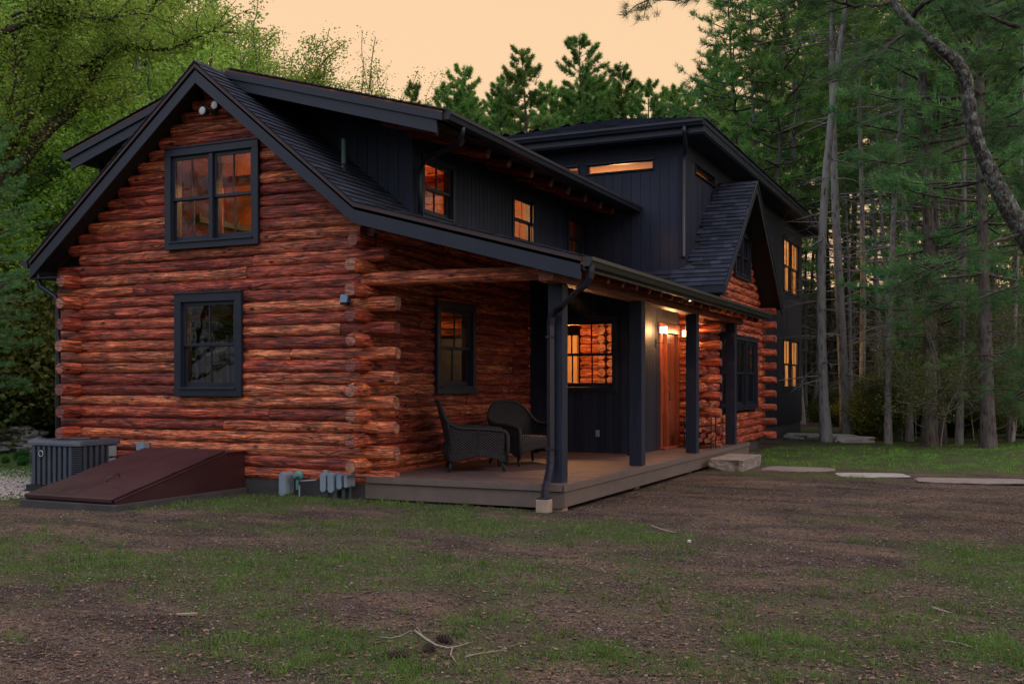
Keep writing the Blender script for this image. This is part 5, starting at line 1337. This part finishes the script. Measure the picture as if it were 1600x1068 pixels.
def leafy_meshes(seed, H=12, r0=.16, n_leaf=36, ls=.085, spread=.62, depth=5, mat='leaf', bark='barkdark', first=.28, lean=(0, 0), nb=(3, 4), leafr=.30, L0=None, up=.25):
    g = np.random.default_rng(seed); T, C = [], []
    def grow(p, d, L, r, lv):
        k = 5; pts = [p]; dd = d.copy()
        for i in range(k-1):
            dd = dd+g.normal(0, .13, 3)+np.array([0, 0, .03]); dd /= np.linalg.norm(dd); pts.append(pts[-1]+dd*L/(k-1))
        pts = np.array(pts); T.append(tube_np(pts, np.linspace(r, r*.62, k), 8 if lv == 0 else 5 if lv < 3 else 4))
        if lv >= 2:
            for u in g.random(6 if lv < depth-1 else 9): C.append(np.array([np.interp(u*(k-1), range(k), pts[:, i]) for i in range(3)]))
        if lv == depth-1: C.append(pts[-1]); return
        n = g.integers(nb[0], nb[1]+1)
        for b in range(n):
            u = (.45+.55*g.random()) if lv else first+(1-first)*(b+.7*g.random())/n
            if b == 0: u = 1
            q = np.array([np.interp(u*(k-1), range(k), pts[:, i]) for i in range(3)])
            s = np.cross(dd, g.normal(0, 1, 3)); s /= np.linalg.norm(s)+1e-9
            nd_ = dd*(1 if b == 0 else .75)+s*(spread*.35 if b == 0 else spread*(.8+.5*g.random()))+np.array([0, 0, up*(.4+.3*g.random())]); nd_ /= np.linalg.norm(nd_)
            grow(q, nd_, L*(.62+.2*g.random()), r*(.62 if b == 0 else .48), lv+1)
        if lv == 0:
            for b in range(5):
                u = first+(1-first)*g.random(); q = np.array([np.interp(u*(k-1), range(k), pts[:, i]) for i in range(3)]); a = g.random()*6.28
                grow(q, np.array([math.cos(a), math.sin(a), .35]), L*.55, r*.40, 1)
    d0 = np.array([lean[0], lean[1], 1.]); d0 /= np.linalg.norm(d0)
    grow(np.array([0, 0, -.2]), d0, L0 or H*.42, r0, 0)
    C = np.array(C); tv, tf = join(T)
    n = len(C)*n_leaf; c = np.repeat(C, n_leaf, 0); p = c+g.normal(0, leafr, (n, 3))*np.array([1, 1, .7])
    a = g.normal(0, 1, (n, 3)); a[:, 2] *= .6; a /= np.linalg.norm(a, axis=1, keepdims=True); s = np.cross(a, g.normal(0, 1, (n, 3))); s /= np.linalg.norm(s, axis=1, keepdims=True)
    l = ls*(.6+.7*g.random((n, 1)))
    V = np.stack([p-a*l*.5, p+s*l*.32, p+a*l*.5, p-s*l*.32], 1).reshape(-1, 3); F = np.arange(len(V)).reshape(-1, 4)
    cn = .5+.5*fbm(c[:, 0]*.8+seed, c[:, 1]*.8, c[:, 2]*.8, 2)+.22*g.normal(0, 1, n)
    return np_mesh('trunk', tv, tf, MT[bark], np.full(len(tv), .5), True), np_mesh('crown', V, F, MT[mat], np.repeat(np.clip(cn, 0, 1), 4))
def plant(kind, meshes, x, y, sc, rot, label, cat='tree', group=None, sz=None, z=None):
    e = thing(kind, label, cat, (x, y, float(gz(x, y)) if z is None else z), group, (0, 0, rot)); e.scale = (sc, sc, sz or sc)
    for nm, me in zip(('trunk', 'crown'), meshes):
        o = bpy.data.objects.new(nm, me); COL.objects.link(o); o.parent = e
    return e
PV = [pine_meshes(101+i, H=19, tuftK=11, cb=c, rad=r, mat=mt, dens=d, bark=bk, dead=dd, r0=.12 if c == .52 else .17, bend=1.5 if c == .52 else .6) for i, (c, r, mt, d, bk, dd) in enumerate((
    (.30, 3.0, 'needle', 1.0, 'bark', 30), (.40, 2.6, 'needle', .95, 'barkpale', 34), (.22, 3.4, 'needleb', 1.1, 'bark', 22), (.50, 2.5, 'needle', .9, 'bark', 40), (.12, 2.8, 'needleb', 1.2, 'bark', 10), (.52, 2.2, 'needle', 1.0, 'barkpale', 30)))]
PF = [pine_meshes(201+i, H=18, cb=c, rad=r, tuftK=13, L=.20, W_=.028, dens=3.6, dead=8, mat='needle') for i, (c, r) in enumerate(((.25, 3.0), (.35, 2.4), (.15, 3.2), (.3, 2.0)))]
tr = random.Random(77)
# far pines whose tops stand against the sky behind the house (px, distance, height)
names = ['pine top against the sky straight above the long dormer', 'narrow pine left of the tall double-topped pine', 'tallest pine against the sky with a ragged double top', 'leaning pine just right of the tallest one', 'low pine above the middle of the hip roof', 'rounded pine above the corner of the hip roof', 'broad pine top at the left end of the sky gap', 'small pine between the two broad tops', 'slim pine behind the hip roof at the right']
for k, (px, w, H) in enumerate(((715, 47, 15.6), (822, 50, 17.4), (900, 48, 17.6), (965, 50, 17.0), (1045, 52, 16.6), (1110, 48, 16.9), (672, 50, 14.6), (770, 52, 15.6), (1008, 47, 15.4))):
    x, y = at(px, w); plant('pine_tree', PF[k % 4], x, y, H/18, tr.random()*6.28, names[k], group=None)
for k in range(34):   # belt behind them
    px = 640+k*16+tr.uniform(-10, 10); w = tr.uniform(52, 66); x, y = at(px, w); H = 1.6+w*(600-tr.uniform(125, 215))/1626
    plant('pine_tree', PF[tr.randrange(4)], x, y, H/18, tr.random()*6.28, 'distant pine of the low belt seen over the house roofs', group='distant pines over the roofs')
# right-hand woods
special = [(1292, 29, 24, 5, 'tall pale-barked pine standing close beyond the far corner of the house'), (1324, 31, 25, 5, 'second pale straight pine trunk right of the house corner'),
           (1205, 41, 21, 0, 'tall pine rising directly behind the addition roof edge'), (1160, 43, 19, 2, 'bushy dark pine behind the right end of the hip roof'), (1250, 42, 23, 1, 'high thin pine just right of the addition roof edge'),
           (1452, 26.5, 21, 3, 'thick dark pine trunk at the lawn edge in the middle of the woods'), (1545, 25, 19, 2, 'stout pine with low green boughs at the right of the lawn'), (1470, 28, 18, 4, 'pine with drooping blue-green lower boughs at the lawn edge')]
for px, w, H, v, lab in special:
    x, y = at(px, w); plant('pine_tree', PV[v], x, y, H/19, tr.random()*6.28, lab)
for k in range(40):
    px = tr.uniform(1165, 1720); w = 27.5+38*tr.random()**.6
    if px < 1275+5200/w and w < 40: w += 13
    x, y = at(px, w); v = tr.choice((0, 1, 3, 3, 5, 5, 1)) if w < 45 else tr.choice((3, 5, 1, 0)); plant('pine_tree', PV[v], x, y, tr.uniform(.82, 1.18), tr.random()*6.28, 'slim pine in the dark woods beyond the right-hand lawn', group='pines in the right-hand woods')
SLIM = [pine_meshes(701+i, H=19, tuftK=12, cb=cb_, rad=1.7, r0=.085, dens=1.1, dead=46, bend=.7, bark='barkpale') for i, cb_ in enumerate((.55, .45, .62))]
for k in range(40):
    px = tr.uniform(1180, 1700); w = tr.uniform(30, 58)
    if px < 1275+3200/w and w < 39: w += 12
    x, y = at(px, w); plant('pine_tree', SLIM[k % 3], x, y, tr.uniform(.85, 1.2), tr.random()*6.28, 'thin pale-trunked young pine with bare lower twigs in the right-hand woods', group='thin pale pines in the right-hand woods')
for px, w, sc_, lab in ((1388, 28, 1.1, 'thin pale pine left of the thickest trunk at the lawn edge'), (1421, 29.5, 1.15, 'slightly leaning pale pine between two dark trunks at the lawn edge'), (1498, 27, 1.05, 'thin pale pine right of the lawn-edge pines, before the stout one'), (1578, 28, 1.1, 'pale thin pine right of the stout pine near the picture edge'), (1345, 33, 1.2, 'pale thin pine just right of the two tall pale trunks')):
    x, y = at(px, w); plant('pine_tree', SLIM[int(px) % 3], x, y, sc_, px*.7, lab)
# bare understory saplings
SAP = [leafy_meshes(301+i, H=6, r0=.035, n_leaf=5, ls=.07, depth=4, mat='leafd', bark='barkpale', spread=.28, L0=3.0) for i in range(3)]
for k in range(26):
    px = tr.uniform(1400, 1720); w = tr.uniform(25.5, 36); x, y = at(px, w); plant('sapling', SAP[k % 3], x, y, tr.uniform(.5, .95), tr.random()*6.28, 'thin understory sapling with sparse yellowish leaves at the lawn edge', 'sapling', 'saplings in the right-hand woods')
SHB = [leafy_meshes(351+i, H=2.5, r0=.03, n_leaf=26, ls=.075, depth=4, mat=mt, bark='barkdark', spread=.9, L0=.9, leafr=.22) for i, mt in enumerate(('leafd', 'leafd', 'ground_cover'))]
for k in range(26):
    px = tr.uniform(1290, 1660); w = tr.uniform(30, 44); x, y = at(px, w); plant('shrub', SHB[k % 2], x, y, tr.uniform(.5, .9), tr.random()*6.28, 'low dark shrub under the pines beyond the lawn', 'shrub', 'shrubs under the right-hand pines')
# left-hand deciduous trees and pines
DV = [leafy_meshes(401+i, H=13, r0=.17, n_leaf=24, depth=5, spread=.75, ls=.085, leafr=.17, mat='leaf', bark=b) for i, b in enumerate(('barkdark', 'barkpale', 'barkdark'))]
DT = [leafy_meshes(421+i, H=13, r0=.14, n_leaf=9, depth=5, spread=.55, ls=.08, leafr=.14, mat='leaf', bark='barkdark', up=.35) for i in range(2)]
lefts = [(-20, 33, 1.45, DV[0], 'big spring-green tree at the far left behind the stone wall'), (130, 33, 1.25, DV[2], 'spring-green maple behind the left rake of the gable'), (265, 34, 1.25, DV[1], 'pale-trunked tree just left of the gable peak'),
         (300, 38, 1.2, DV[0], 'leafy tree rising behind the gable peak'), (370, 38, 1.1, DT[0], 'airy young tree right of the gable peak'), (395, 40, 1.2, DT[1], 'thin-branched open tree above the long dormer roof'), (440, 42, 1.2, DT[1], 'rightmost spring-leaved tree at the edge of the open sky'), (462, 44, 1.05, DT[0], 'half-open young tree whose crown meets the open sky'), (520, 46, .78, DT[1], 'small bushy tree low at the edge of the open sky')]
for px, w, s, ms, lab in lefts:
    x, y = at(px, w); plant('deciduous_tree', ms, x, y, s, tr.random()*6.28, lab)
for k in range(15):
    px = tr.uniform(-120, 300); w = tr.uniform(36, 56); x, y = at(px, w); plant('deciduous_tree', tr.choice(DV), x, y, tr.uniform(1.0, 1.4), tr.random()*6.28, 'spring-green tree filling the woods behind the left of the house', group='trees behind the left of the house')
for k in range(8):
    px = tr.uniform(-80, 120); w = tr.uniform(26, 40); x, y = at(px, w); plant('pine_tree', PV[4 if k % 2 else 2], x, y, tr.uniform(.55, .9), tr.random()*6.28, 'dark blue-green pine standing among the left-hand trees', group='pines among the left-hand trees')
for k, (px, w, s, lab) in enumerate(((-25, 20.5, .38, 'blue-green pine with feathery boughs left of the house eave'), (-75, 22, .46, 'blue-green pine cut off by the left edge of the picture'))):
    x, y = at(px, w); plant('pine_tree', PV[2], x, y, s, 1.1+k*2, lab)
for k in range(30):
    px = tr.uniform(-90, 150); w = tr.uniform(25.5, 34); x, y = at(px, w); plant('shrub', SHB[k % 2], x, y, tr.uniform(1.0, 2.2), tr.random()*6.28, 'leafy shrub in the thicket behind the stone wall', 'shrub', 'shrubs behind the stone wall')
for k in range(16):
    px = tr.uniform(-60, 105); w = tr.uniform(20.5, 23.5); x, y = at(px, w); plant('ground_cover_plant', SHB[2], x, y, tr.uniform(.06, .11), tr.random()*6.28, 'clump of bright green ground cover in front of the stone wall', 'plant', 'ground cover clumps')
# dry-stone wall
mbw = None; parts_v, parts_f, o_ = [], [], 0
bmw = bmesh.new()
for k in range(150):
    u = tr.random(); px = -80+u*145; lay = tr.randrange(4); x, y = at(px, 24.6+tr.uniform(-.2, .2)); top_ = .62-.35*max(0, u-.82)/.18
    zc = float(gz(x, y))+.08+lay*.155*top_/.62; s = (tr.uniform(.35, .8), tr.uniform(.3, .5), tr.uniform(.12, .2))
    r_ = bmesh.ops.create_icosphere(bmw, subdivisions=2, radius=.5); a = tr.random()*3.14; tl = tr.uniform(-.25, .25)
    for v in r_['verts']:
        c_ = v.co; n_ = 1+.3*float(vnoise(c_.x*4+k, c_.y*4, c_.z*4)); q = Vector((c_.x*s[0]*n_, c_.y*s[1]*n_, max(-.42, min(.42, c_.z*1.15))*s[2]*n_)); q = Matrix.Rotation(tl, 3, 'Y') @ q; q = Matrix.Rotation(a, 3, 'Z') @ q; v.co = q+Vector((x, y, zc))
me = bpy.data.meshes.new('stone_wall'); bmw.to_mesh(me); bmw.free(); me.materials.append(plain('grey_fieldstone', (.36,.34,.32), .95, .4, 2.5, .02, 20)); o = bpy.data.objects.new('stone_wall', me); COL.objects.link(o)
tag(o, 'tumbled grey dry-stone wall at the edge of the woods on the left', 'stone wall')
for k, (px, py, sx, sy, lab) in enumerate(((1262, 684, 1.3, .5, 'leftmost flat pale slab by the far house corner'), (1300, 686, 1.5, .6, 'cream slab in the middle of the far slab row'), (1336, 690, 1.2, .5, 'thin slab at the right end of the far slab row'))):
    p = at(px, 1626*1.6/(py-600)); rock('stone_slab', (p[0], p[1], float(gz(*p))+.05), (sx, sy, .22), 50+k, lab, 'stone slab', MT['flag'], 'slabs by the far house corner', rough=.25, rot=.4*k)

# near leaning pine at the right: crooked lichen-covered trunk, boughs reaching into view
def limb_pts(L): return [np.array([*at(px, w), 1.6+(600-py)/1626*w]) for px, py, w in L]
def crooked():
    e = thing('leaning_pine', 'crooked lichen-covered pine trunk leaning in from the right edge', 'tree', (*at(1700, 12.6), 0)); b = np.array(e.location)
    main = limb_pts([(1715, 840, 12.3), (1690, 640, 12.5), (1655, 480, 12.7), (1622, 400, 12.8), (1598, 365, 12.8), (1572, 318, 12.8), (1556, 288, 12.8), (1545, 262, 12.8), (1528, 225, 12.8), (1519, 195, 12.8), (1512, 150, 12.8), (1508, 118, 12.8), (1496, 95, 12.8), (1470, 76, 12.8), (1440, 52, 12.9), (1412, 25, 13), (1385, -12, 13.2), (1350, -70, 13.5), (1320, -140, 14)])
    rad = [.30, .25, .22, .20, .185, .165, .15, .14, .125, .12, .115, .115, .115, .105, .095, .085, .08, .07, .04]
    P = np.array(main); tt = np.arange(len(P)); rad = [q*.64 for q in rad]; ti = np.linspace(0, len(P)-1, 150)
    P2 = np.stack([np.interp(ti, tt, P[:, i]) for i in range(3)], 1); R2 = np.interp(ti, tt, rad)
    ker = np.ones(7)/7; P3 = P2.copy()
    for i in range(3): P3[3:-3, i] = np.convolve(P2[:, i], ker, 'valid')
    V, F = tube_np(P3-b, R2, 18); c = np.repeat(P3-b, 18, 0); V = c+(V-c)*(1+.16*fbm(V[:, 0]*6, V[:, 1]*6, V[:, 2]*3, 4)+.25*np.clip(fbm(V[:, 0]*1.5+5, V[:, 1]*1.5, V[:, 2]*2.5, 2), 0, 1))[:, None]
    me = np_mesh('trunk', V, F, MT['barklichen'], np.full(len(V), .5), True); o = bpy.data.objects.new('trunk', me); COL.objects.link(o); o.parent = e
    T, C, D = [], [], []
    g = np.random.default_rng(5)
    limbs = [([(1512, 222, 12.8), (1480, 232, 12.6), (1450, 240, 12.3), (1415, 244, 12.0), (1380, 240, 11.8)], .035, 28, .7),
             ([(1416, 44, 12.9), (1405, 62, 12.7), (1380, 85, 12.4), (1345, 108, 12.1), (1300, 135, 11.8)], .026, 45, .6),
             ([(1425, 30, 13), (1440, 12, 12.8), (1470, -8, 12.5), (1500, -30, 12.3)], .040, 20, .8),
             ([(1400, 0, 13), (1370, 15, 12.8), (1330, 22, 12.4), (1290, 12, 12.2), (1240, 2, 12)], .03, 45, .6),
             ([(1350, -70, 13.5), (1250, -45, 13), (1160, -22, 12.6), (1085, -4, 12.4), (1015, 6, 12.3)], .04, 60, .5),
             ([(1598, 365, 12.8), (1540, 380, 12.2), (1480, 395, 11.8), (1450, 405, 11.6)], .022, 24, .7),
             ([(1640, 440, 12.7), (1600, 455, 12.3), (1540, 470, 12), (1480, 490, 11.8)], .025, 45, .7),
             ([(1660, 520, 12.6), (1600, 545, 12.3), (1550, 560, 12)], .025, 30, .7),
             ([(1690, 30, 14), (1600, 42, 14), (1560, 30, 14), (1530, 18, 14.2), (1490, -10, 14.4)], .045, 60, .7),
             ([(1700, 10, 14.4), (1620, 12, 14.4), (1570, 14, 14.5), (1525, 36, 14.6)], .028, 60, .7),
             ([(1700, 160, 14.5), (1640, 175, 14.5), (1590, 190, 14.5), (1545, 205, 14.6)], .03, 70, .8), ([(1700, 90, 14.5), (1640, 95, 14.5), (1590, 105, 14.6), (1550, 100, 14.6)], .03, 80, .8), ([(1700, 250, 14.2), (1640, 262, 14.2), (1605, 285, 14.3)], .03, 60, .8),
             ([(1700, 600, 12.4), (1640, 610, 12.2), (1590, 630, 12)], .025, 40, .7)]
    for L, r, nt_, sp in limbs:
        T = []
        P = np.array(limb_pts(L)); tt = np.arange(len(P)); ti = np.linspace(0, len(P)-1, 22)
        P = np.stack([np.interp(ti, tt, P[:, i]) for i in range(3)], 1)+np.cumsum(g.normal(0, .012, (22, 3)), 0)
        T.append(tube_np(P-b, np.linspace(r, .006, 22), 6))
        for _ in range(nt_//3):
            j = g.integers(4, 22); q = P[j]; d = (P[min(j+1, 21)]-P[max(0, j-1)]); d /= np.linalg.norm(d); sd = np.cross(d, [0, 0, 1]); sd = sd/np.linalg.norm(sd)*g.choice([-1, 1])
            Lb = (.35+.7*g.random())*sp; e2 = q+(d*.6+sd*.8)*Lb+np.array([0, 0, -.05+.12*g.normal()])
            mid = (q+e2)/2+np.array([0, 0, .04]); T.append(tube_np(np.array([q, mid, e2])-b, [.010, .007, .003], 4))
            for u in np.linspace(.3, 1, 7):
                C.append(q+(e2-q)*u+g.normal(0, .045, 3)); D.append((d*.6+sd*.8)+np.array([0, 0, .2]))
        tv, tf = join(T); o = bpy.data.objects.new('bough', np_mesh('bough', tv, tf, MT['barkdark'], np.full(len(tv), .5), True)); COL.objects.link(o); o.parent = e
    C, D = np.array(C)-b, np.array(D); V, F = tufts(C, D, 40, .13, .0042, 8, .55, .1)
    cn = np.clip(.42+.5*fbm(C[:, 0]*1.3, C[:, 1]*1.3, C[:, 2]*1.3, 2)+.15*g.normal(0, 1, len(C)), 0, 1)
    me = np_mesh('crown', V, F, MT['needleb'], np.repeat(cn, 40*3)); o = bpy.data.objects.new('crown', me); COL.objects.link(o); o.parent = e
crooked()
for k, (x, y) in enumerate([(-42, -12), (-36, -20), (-30, -27), (-24, -16), (-20, -30), (-48, -3), (-52, 6), (-38, 1), (-13, -24), (-6, -30), (4, -24), (13, -30), (-30, -8), (22, -18), (-44, -22), (28, -4)]):
    plant('pine_tree' if k % 3 else 'deciduous_tree', PV[(0, 2, 4)[k % 3]] if k % 3 else DV[k % 2], x, y, tr.uniform(.7, .95), tr.random()*6, 'yard-edge tree standing behind the photographer and mirrored in the glass', group='trees behind the viewpoint')

def maple():
    e = thing('maple_tree', 'dark-limbed maple arching over the left of the house with bright spring leaves', 'tree', (*at(-150, 23), 0)); b = np.array(e.location)
    g = np.random.default_rng(15); T, C = [], []
    def sm(L, n=26, j=.02):
        P = np.array(limb_pts(L)); tt = np.arange(len(P)); ti = np.linspace(0, len(P)-1, n)
        return np.stack([np.interp(ti, tt, P[:, i]) for i in range(3)], 1)+np.cumsum(g.normal(0, j, (n, 3)), 0)
    def bl(L, r, nt_, s=1.0, hang=0):
        P = sm(L); T.append(tube_np(P-b, np.linspace(r, .010, 26), 7))
        for _ in range(nt_):
            j = g.integers(3, 26); q = P[j]; d = P[min(j+1, 25)]-P[j-2]; d /= np.linalg.norm(d); v = g.normal(0, 1, 3); v[2] = abs(v[2])*.6; v += d*.7; v /= np.linalg.norm(v)
            Lb = (.5+1.1*g.random())*s; pts = [q]
            for i in range(4): v = v+g.normal(0, .22, 3); v /= np.linalg.norm(v); pts.append(pts[-1]+v*Lb/4)
            pts = np.array(pts); T.append(tube_np(pts-b, np.linspace(.016, .004, 5), 4))
            for u in g.random(6): C.append(np.array([np.interp(u*4, range(5), pts[:, i]) for i in range(3)]))
    T.append(tube_np(sm([(-150, 640, 23), (-120, 500, 23), (-90, 400, 23), (-60, 330, 23)], j=0)-b, np.linspace(.38, .22, 26), 12))
    bl([(-60, 330, 23), (10, 262, 23), (60, 205, 23.2), (105, 168, 23.4), (128, 118, 23.6), (160, 92, 23.8), (190, 66, 24), (215, 30, 24), (235, -10, 24)], .19, 70)
    bl([(120, 108, 23.5), (150, 100, 23.4), (185, 72, 23.2), (215, 74, 23), (262, 80, 22.8), (300, 58, 22.7), (335, 45, 22.6)], .075, 60, .8)
    bl([(-80, 420, 23), (-20, 330, 22.8), (22, 232, 22.8), (50, 180, 23), (75, 120, 23), (92, 60, 23), (95, -10, 23)], .16, 60)
    bl([(-100, 120, 22), (-20, 45, 22), (40, 22, 22), (85, 2, 22), (120, -20, 22)], .11, 40)
    bl([(20, 26, 22), (70, 16, 22), (120, 26, 22), (165, 26, 22), (215, 22, 22)], .035, 40, .8)
    bl([(100, 138, 23.4), (128, 140, 23.2), (150, 158, 23), (175, 153, 22.8)], .03, 18, .6)
    bl([(45, 25, 22), (78, 44, 22.2), (98, 75, 22.4), (122, 112, 22.6)], .03, 24, .7)
    bl([(-60, 300, 22.5), (-10, 215, 22.3), (20, 150, 22.2), (25, 60, 22)], .06, 40, .9)
    tv, tf = join(T); o = bpy.data.objects.new('trunk', np_mesh('trunk', tv, tf, MT['barkdark'], np.full(len(tv), .5), True)); COL.objects.link(o); o.parent = e
    C = np.array(C)-b; K = 10; n = len(C)*K; c = np.repeat(C, K, 0); p = c+g.normal(0, .15, (n, 3))
    a = g.normal(0, 1, (n, 3)); a[:, 2] *= .5; a /= np.linalg.norm(a, axis=1, keepdims=True); s = np.cross(a, g.normal(0, 1, (n, 3))); s /= np.linalg.norm(s, axis=1, keepdims=True)
    l = .075*(.6+.7*g.random((n, 1))); V = np.stack([p-a*l*.5, p+s*l*.34, p+a*l*.5, p-s*l*.34], 1).reshape(-1, 3)
    cn = np.clip(.55+.5*fbm(c[:, 0]*.9, c[:, 1]*.9, c[:, 2]*.9, 2)+.2*g.normal(0, 1, n), 0, 1)
    o = bpy.data.objects.new('crown', np_mesh('crown', V, np.arange(len(V)).reshape(-1, 4), MT['leaf'], np.repeat(cn, 4))); COL.objects.link(o); o.parent = e
maple()
# far woods closing the view under the crowns
def far_woods():
    g = np.random.default_rng(9); n = 1500; px = np.concatenate([g.uniform(1150, 1900, 900), g.uniform(-400, 700, 600)]); w = g.uniform(62, 95, n); r = (px-800)/1626*w
    x = r*RX_[0]+w*WX_[0]; y = r*RX_[1]+w*WX_[1]; C = np.repeat(np.stack([x, y, 0*x], 1), 60, 0); hh = g.random(len(C))**1.4*np.repeat(g.uniform(5, 8.5, n), 60)
    C = C+np.stack([g.normal(0, 1.2, len(C)), g.normal(0, 1.2, len(C)), hh], 1)
    V, F = tufts(C, g.normal(0, .6, C.shape), 5, .75, .34, 4, .8)
    me = np_mesh('far_woods', V, F, MT['leafd'], np.repeat(np.clip(.3+.5*g.random(len(C)), 0, 1), 15)); o = bpy.data.objects.new('far_woods', me); COL.objects.link(o); tag(o, 'dense far undergrowth closing the woods', 'woods', None, 'stuff')
far_woods()

# ================================================================== LIGHT, SKY, CAMERA
W = bpy.data.worlds.new('World'); SC.world = W; W.use_nodes = True; nt = W.node_tree; nt.nodes.clear()
out = nd(nt, 'ShaderNodeOutputWorld'); bg = nd(nt, 'ShaderNodeBackground')
sky = nd(nt, 'ShaderNodeTexSky', sky_type='NISHITA'); sky.sun_disc = False; sky.sun_elevation = R_(7); sky.sun_rotation = R_(110); sky.sun_intensity = .4
tc = nd(nt, 'ShaderNodeTexCoord'); vd = nd(nt, 'ShaderNodeVectorMath', operation='DOT_PRODUCT'); nt.links.new(tc.outputs['Generated'], vd.inputs[0])
d = Vector((-.42, .907, -.10)).normalized(); vd.inputs[1].default_value = d
glow = ramp(nt, math_(nt, 'MULTIPLY_ADD', vd.outputs['Value'], .5, .5), [(.45, (0,0,0)), (.80, (.75,.75,.75)), (.88, (1,1,1))])
sz_ = nd(nt, 'ShaderNodeSeparateXYZ'); nt.links.new(tc.outputs['Generated'], sz_.inputs[0])
dome = mixc(nt, ramp(nt, sz_.outputs[2], [(.10, (0,0,0)), (.75, (1,1,1))]), (.32,.33,.41), (1.36,1.36,1.58))
base = mixc(nt, glow, dome, (.955,.625,.350))
k = nd(nt, 'ShaderNodeVectorMath', operation='SCALE'); nt.links.new(sky.outputs[0], k.inputs[0]); k.inputs['Scale'].default_value = SKYK
ad = nd(nt, 'ShaderNodeVectorMath', operation='ADD'); nt.links.new(base, ad.inputs[0]); nt.links.new(k.outputs[0], ad.inputs[1])
nt.links.new(ad.outputs[0], bg.inputs[0]); bg.inputs[1].default_value = 1.0; nt.links.new(bg.outputs[0], out.inputs[0])
s = bpy.data.lights.new('sun', 'SUN'); s.energy = SUNE; s.angle = R_(14); s.color = (1.0, .60, .36)
so = bpy.data.objects.new('sun', s); COL.objects.link(so)
sd = Vector(SUND).normalized(); so.rotation_euler = (sd).to_track_quat('Z', 'Y').to_euler()
def room(name, loc, e, col=(1, .47, .17), sz=.15):
    l = bpy.data.lights.new(name, 'POINT'); l.energy = e; l.color = col; l.shadow_soft_size = sz; o = bpy.data.objects.new(name, l); COL.objects.link(o); o.location = loc
room('entry_room_light', (-7.5, 18.9, 2.45), 110)
room('loft_light', (-9.6, 15.6, 5.2), 300)
room('loft_light', (-9.3, 17.8, 5.0), 120)
room('loft_corner_light', (-9.3, 20.3, 4.5), 9)
room('main_room_light', (-9.3, 15.2, 2.55), 14)
room('addition_light', (-8.2, 24.0, 5.6), 170)
room('addition_light', (-7.6, 33.4, 5.7), 260, (1, .60, .26)); room('addition_light', (-7.6, 33.4, 2.7), 330, (1, .62, .28))
room('wing_light', (-6.2, 23.2, 2.3), 3)
cd = bpy.data.cameras.new('camera'); cd.sensor_width = 36; cd.lens = 1626/1600*36; cd.shift_y = (600-534)/1600; cd.clip_end = 1500
co = bpy.data.objects.new('camera', cd); COL.objects.link(co); co.location = (0, 0, 1.6); co.rotation_euler = (math.pi/2, 0, CA); SC.camera = co
SC.view_settings.view_transform = 'Standard'; SC.view_settings.look = 'None'; SC.view_settings.exposure = EXPO; SC.view_settings.gamma = 1
SC.render.engine = 'CYCLES'; SC.cycles.use_denoising = True; SC.cycles.max_bounces = 8; SC.cycles.transparent_max_bounces = 24; SC.cycles.diffuse_bounces = 3
SC.cycles.sample_clamp_indirect = 3.0; SC.cycles.caustics_reflective = False; SC.cycles.caustics_refractive = False
